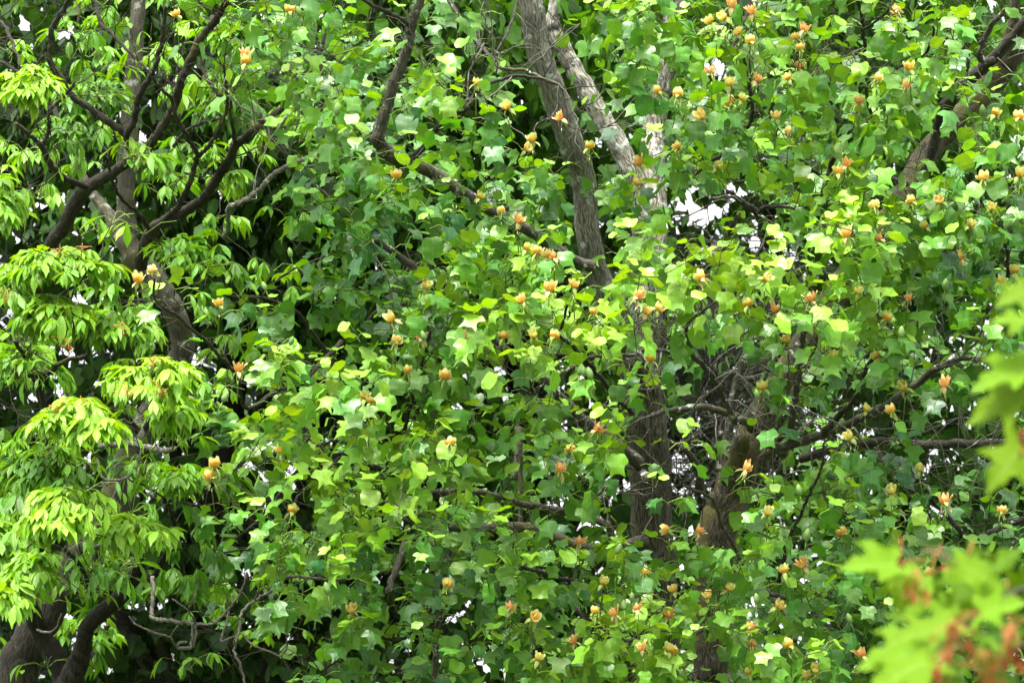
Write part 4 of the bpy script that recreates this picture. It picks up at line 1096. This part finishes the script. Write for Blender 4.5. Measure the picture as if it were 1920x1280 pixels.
for (x, y, d) in [(288,684,18.8),(240,735,18.7),(300,735,18.7),(107,770,18.8),(147,760,18.8),(152,470,19.3),(110,478,19.3),(10,560,19.5),(230,620,19.4),(130,650,19.4)]:
    mb = MB(); b = P(x, y + 14, d)
    top = P(x + rng.normal(0, 3), y - 14, d)
    tube(mb, [b, (b + top) / 2, top], [.003, .0025, .0015], 5)
    for k in range(12):
        q = b + (top - b) * rng.uniform(.2, 1); e = q + np.array([rng.normal(0, .022), rng.normal(0, .022), rng.uniform(.004, .02)])
        tube(mb, [q, (q + e) / 2 + [0, 0, .003], e], [.0014, .0012, .0028], 4)
    mb.build("flower_spike", M_SPIKE, CHEST_A)
# leaves of the dark fork's own
store = []
sp_d = Pn(rng.uniform(-60, 420, 34), rng.uniform(880, 1130, 34), rng.uniform(20.6, 21.8, 34))
twd, _ = grow_twigs("D", sp_d, tip=.0026); twd.build("twigs", M_CHB, CHEST_B)['kind'] = 'stuff'
for p in sp_d:
    for k in range(4):
        a = -math.pi / 2 + rng.normal(0, 1.3)
        b = p + .12 * np.array([math.cos(a), math.sin(a), rng.uniform(-.1, .6)])
        palmate(store, b, a, math.radians(rng.uniform(20, 60)), rng.uniform(.11, .16), .3 + rng.normal(0, .08))
mbd = MB(); lay_leaflets(mbd, store); mbd.build("crown", M_CHEST, CHEST_B)

# ------------------------------------------------------------------ trees behind
def back_tree(label, x, d, trunk_w, boxes, tint, seed, limbs=5, group="dark trees behind the tulip trees"):
    """boxes: (x0, x1, y0, y1, d0, d1, shoots): the crown's volume as bearings and distances"""
    r = np.random.default_rng(seed)
    root = empty("broadleaf_tree", ground_below(x, 900, d), label, "tree", group)
    b = np.array(root.location)
    topz = max(P(x, bx[2], d)[2] for bx in boxes)
    tr = [b + [0, 0, -.1], b + [.1, 0, topz * .25], b + [-.1, .1, topz * .5], b + [.1, 0, topz * .75], b + [0, 0, topz]]
    rad = trunk_w / 2
    path = catmull(tr, 8)
    mb = MB(); tube(mb, path, np.linspace(rad * 1.3, rad * .25, len(path)), 12, 0, .06); mb.build("trunk", M_LIMB_D, root)
    nodes = [(*q, rad * .6) for q in path[4:]]
    for k in range(limbs):
        bx = boxes[k % len(boxes)]
        e = P(r.uniform(bx[0], bx[1]), r.uniform(bx[2], bx[3]), r.uniform(bx[4], bx[5]))
        s = path[int(len(path) * r.uniform(.25, .8))]
        pp = catmull([s, s * .6 + e * .4 + [0, 0, r.uniform(-.2, .3)], s * .25 + e * .75 + r.normal(0, .15, 3), e], 5)
        mb = MB(); tube(mb, pp, np.linspace(rad * .42, .012, len(pp)), 7, 0, .04); mb.build("limb", M_LIMB_D, root)
        nodes += [(*q, .02) for q in pp]
    NODES["_"] = nodes
    pts, tnt = [], []
    for (x0, x1, y0, y1, d0, d1, n) in boxes:
        k = 0
        ph = r.uniform(0, 6, 4)
        while k < n:
            px, py, pd_ = r.uniform(x0, x1), r.uniform(y0, y1), r.uniform(d0, d1)
            q = math.sin(px / 95 + ph[0]) * math.cos(py / 75 + ph[1]) + .6 * math.sin(px / 50 - py / 60 + pd_ + ph[2])
            if q < r.uniform(-1.3, .7): continue
            pts.append(P(px, py, pd_)); tnt.append(tint + .12 * q + r.normal(0, .06)); k += 1
    pts = np.array(pts)
    tw, _ = grow_twigs("_", pts, tip=.004)
    tw.build("twigs", M_LIMB_D, root)['kind'] = 'stuff'
    pos, az, pit, rol, siz, tin = [], [], [], [], [], []
    for p, t in zip(pts, tnt):
        for k in range(r.integers(20, 28)):
            a = r.uniform(0, 6.28)
            o = r.normal(0, .17, 3) * [1, 1, .6]
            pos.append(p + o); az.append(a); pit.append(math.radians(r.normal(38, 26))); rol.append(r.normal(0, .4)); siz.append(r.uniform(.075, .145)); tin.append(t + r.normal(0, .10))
    pos = np.array(pos); az, pit, rol, siz, tin = map(np.array, (az, pit, rol, siz, tin))
    R = frames(az, pit, rol, siz)
    g = ~in_hole(pos + R[:, :, 1] * .5, 0.9)
    pos, R, tin = pos[g], R[g], np.clip(tin[g], 0, 1)
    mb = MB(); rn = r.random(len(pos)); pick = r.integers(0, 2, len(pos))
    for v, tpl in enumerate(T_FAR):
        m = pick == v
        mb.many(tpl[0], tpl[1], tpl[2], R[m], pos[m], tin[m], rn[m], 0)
    mb.build("crown", M_WOOD, root)

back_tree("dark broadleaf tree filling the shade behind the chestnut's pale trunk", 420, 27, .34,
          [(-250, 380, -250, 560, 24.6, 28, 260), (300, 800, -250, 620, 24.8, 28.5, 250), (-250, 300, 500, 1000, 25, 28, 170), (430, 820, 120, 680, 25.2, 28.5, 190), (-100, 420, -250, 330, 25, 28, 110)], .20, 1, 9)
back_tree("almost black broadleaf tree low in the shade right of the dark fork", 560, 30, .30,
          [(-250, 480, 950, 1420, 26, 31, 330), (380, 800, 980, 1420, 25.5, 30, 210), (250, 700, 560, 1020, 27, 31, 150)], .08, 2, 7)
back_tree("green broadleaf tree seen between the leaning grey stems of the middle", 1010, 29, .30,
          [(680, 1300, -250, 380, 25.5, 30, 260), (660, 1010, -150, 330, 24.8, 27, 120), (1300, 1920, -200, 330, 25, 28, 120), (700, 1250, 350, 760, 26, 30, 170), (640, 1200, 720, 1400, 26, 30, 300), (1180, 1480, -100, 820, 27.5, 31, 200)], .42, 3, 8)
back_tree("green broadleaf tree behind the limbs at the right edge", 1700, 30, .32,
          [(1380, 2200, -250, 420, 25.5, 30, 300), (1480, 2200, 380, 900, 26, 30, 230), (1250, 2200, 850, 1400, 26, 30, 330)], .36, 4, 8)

# the bare grey conifer in the gap
CON = empty("conifer_tree", ground_below(1345, 900, 26.5), "grey half bare conifer showing through the gap right of the centre", "tree")
_b = np.array(CON.location)
mb = MB()
_path = catmull([_b + [0, 0, -.1], _b + [0, 0, 3], _b + [.05, 0, 5], _b + [0, 0, P(1345, 440, 26.5)[2]]], 12)
tube(mb, _path, np.linspace(.16, .03, len(_path)), 10, 0, .06); mb.build("trunk", M_CONB, CON)
mbb, mbn = MB(), MB()
ndl = blade([(0, .03, 0), (.5, .06, .5), (1, .01, 1)], .2, .3, 0, 41, 1)
for k in range(120):
    z = P(1345, rng.uniform(425, 900), 26.5)[2]
    s = np.array([_b[0], _b[1], z]); a = rng.uniform(0, 6.28); L = rng.uniform(.3, .75)
    dead_spray(mbb, s, (math.cos(a), math.sin(a), -.15), L, .007, 2)
    N = 26
    q = s + np.outer(rng.uniform(.3, 1.1, N) * L, [math.cos(a), math.sin(a), -.2]) + rng.normal(0, .10, (N, 3))
    mbn.many(ndl[0], ndl[1], ndl[2], frames(rng.uniform(0, 6.28, N), rng.uniform(-.2, 1.2, N), rng.normal(0, .5, N), rng.uniform(.06, .12, N)), q, np.zeros(N), rng.random(N))
mbb.build("twigs", M_CONB, CON)['kind'] = 'stuff'
mbn.build("crown", M_NEEDLE, CON)

# ------------------------------------------------------------------ the near maple, out of focus
MAP = empty("maple_tree", ground_below(2330, 900, 7.6), "out of focus maple with light green leaves and red winged seeds at the right edge", "tree")
_b = np.array(MAP.location)
mb = MB()
_top = np.array([_b[0], _b[1], 3.6])
_path = catmull([_b + [0, 0, -.1], _b + [.02, 0, .8], _b + [-.02, 0, 1.8], _top], 8)
tube(mb, _path, np.linspace(.09, .03, len(_path)), 10, 0, .05); mb.build("trunk", M_LIMB, MAP)
def maple_branch(pts, w, d):
    pt = np.array([P(x, y, d) for x, y in pts]); pt = np.vstack([_path[np.argmin(((_path - pt[0]) ** 2).sum(1))], pt])
    mb = MB(); pp = catmull(pt, 6)
    tube(mb, pp, np.linspace(w[0], w[1], len(pp)) * KPX * d / 2, 6); mb.build("limb", M_LIMB, MAP)
maple_branch([(2150,1060),(2000,1090),(1900,1110),(1830,1160),(1800,1180)], (18, 5), 7.5)
maple_branch([(2150,700),(2020,720),(1960,740),(1925,760)], (14, 4), 7.6)
maple_branch([(2100,1120),(1950,1190),(1880,1230)], (14, 4), 7.3)
maple_me = []
for v, tpl in enumerate(T_MAPLE):
    for q, tt in enumerate((.15, .55, .95)):
        mb = MB(); mb.add(tpl[0], tpl[1], tpl[2], tt, .3 + .2 * v); maple_me.append(mb.mesh("leaf", [M_MAPLE]))
# leaf base bearing, tip bearing, distance
MAPLE_LEAVES = [((1925,600),(1855,590),7.5),((1925,545),(1885,560),7.6),((1925,690),(1815,725),7.5),((1925,735),(1800,785),7.5),((1918,840),(1840,920),7.4),((1925,730),(1830,700),7.8),
 ((1680,1060),(1570,1055),7.6),((1670,1075),(1650,1010),7.7),((1690,1080),(1690,1140),7.8),((1800,1070),(1880,1050),7.5),((1810,1075),(1790,1140),7.6),((1800,1060),(1900,1090),7.4),((1740,1080),(1690,1170),7.9),
 ((1790,1165),(1705,1175),7.4),((1785,1160),(1730,1110),7.6),((1780,1175),(1650,1195),7.3),((1790,1180),(1700,1240),7.5),((1740,1220),(1600,1240),7.4),((1730,1235),(1640,1290),7.5),((1740,1240),(1610,1280),7.2),
 ((1830,1140),(1850,1060),7.6),((1840,1150),(1930,1120),7.3),((1850,1190),(1930,1200),7.5),((1870,1230),(1840,1290),7.4),((1880,1200),(1830,1230),7.7),((1810,1250),(1740,1290),7.4),((1910,1110),(1930,1050),7.7),((1840,1080),(1820,1020),7.8),
 ((1760,1130),(1760,1060),7.8),((1860,1270),(1940,1290),7.3),((1790,1270),(1730,1320),7.3),((1720,1270),(1640,1330),7.4),((1890,1160),(1890,1230),7.8),((1950,1060),(1980,1000),7.6),((1960,640),(2010,560),7.5),((1970,780),(2040,820),7.5),((1950,1180),(2030,1200),7.4),((1980,900),(1960,960),7.6),
 ((1830,1100),(1900,1010),7.9),((1800,1120),(1840,1190),7.9),((1720,1180),(1660,1140),7.7)]
stk = MB()
for k, ((x0, y0), (x1, y1), d) in enumerate(MAPLE_LEAVES):
    a, b = P(x0, y0, d), P(x1, y1, d - rng.uniform(-.02, .05))
    dv = b - a; L = np.linalg.norm(dv); dv /= L
    up = np.array([rng.normal(0, .25), -.62 + rng.normal(0, .2), .70]); nn = up - dv * (up @ dv); nn /= np.linalg.norm(nn)
    sd_ = np.cross(dv, nn)
    M = np.stack([sd_, dv, nn], -1)
    o = bpy.data.objects.new("leaf", maple_me[rng.integers(0, 3) * 3 + (2 if (x0 > 1900 and y0 < 1000) else rng.choice([0, 1, 1, 2, 2]))]); COL.objects.link(o); o.parent = MAP
    from mathutils import Matrix
    s = max(L, .07) * 0.98
    mm = Matrix([[*(M[i] * s), (a - _b)[i]] for i in range(3)] + [[0, 0, 0, 1]])
    o.matrix_local = mm
    e = a - dv * .06 + np.array([0, .01, .012])
    tube(stk, [a, (a + e) / 2 + [0, 0, .006], e], .0011, 5)
stk.build("petioles", M_RSTALK, MAP)['kind'] = 'stuff'
for (x, y, n, sp_, d) in [(1718,1110,6,22,7.4),(1790,1215,10,36,7.2),(1897,1215,9,30,7.1),(1785,1265,8,40,7.1),(1918,850,6,12,7.4),(1850,1265,5,24,7.2)]:
    mb = MB(); c = P(x, y - 45, d)
    for k in range(n):
        e = P(x + rng.normal(0, sp_ * .6), y + rng.normal(0, sp_ * .7), d + rng.normal(0, .03))
        tube(mb, [c, (c + e) / 2 + [rng.normal(0, .006), 0, .008], e], .0009, 4, 1)
        for sgn in (-1, 1):
            A = np.array([[sgn * .003, 0, 0]])
            t = blade([(0, .06, 0), (.25, .13, .22), (.6, .20, .6), (.85, .15, .88), (1, .02, 1)], .1, .2, .1, k, 1)
            R = frames(np.array([rng.uniform(0, 6.28)]), np.array([math.radians(rng.uniform(50, 88))]), np.array([rng.normal(0, .6)]), np.array([rng.uniform(.018, .026)]))
            mb.many(t[0], t[1], t[2], R, e[None] + A, np.zeros(1), np.array([.5]), 0)
    mb.build("seed_cluster", [M_SAMARA, M_RSTALK], MAP)
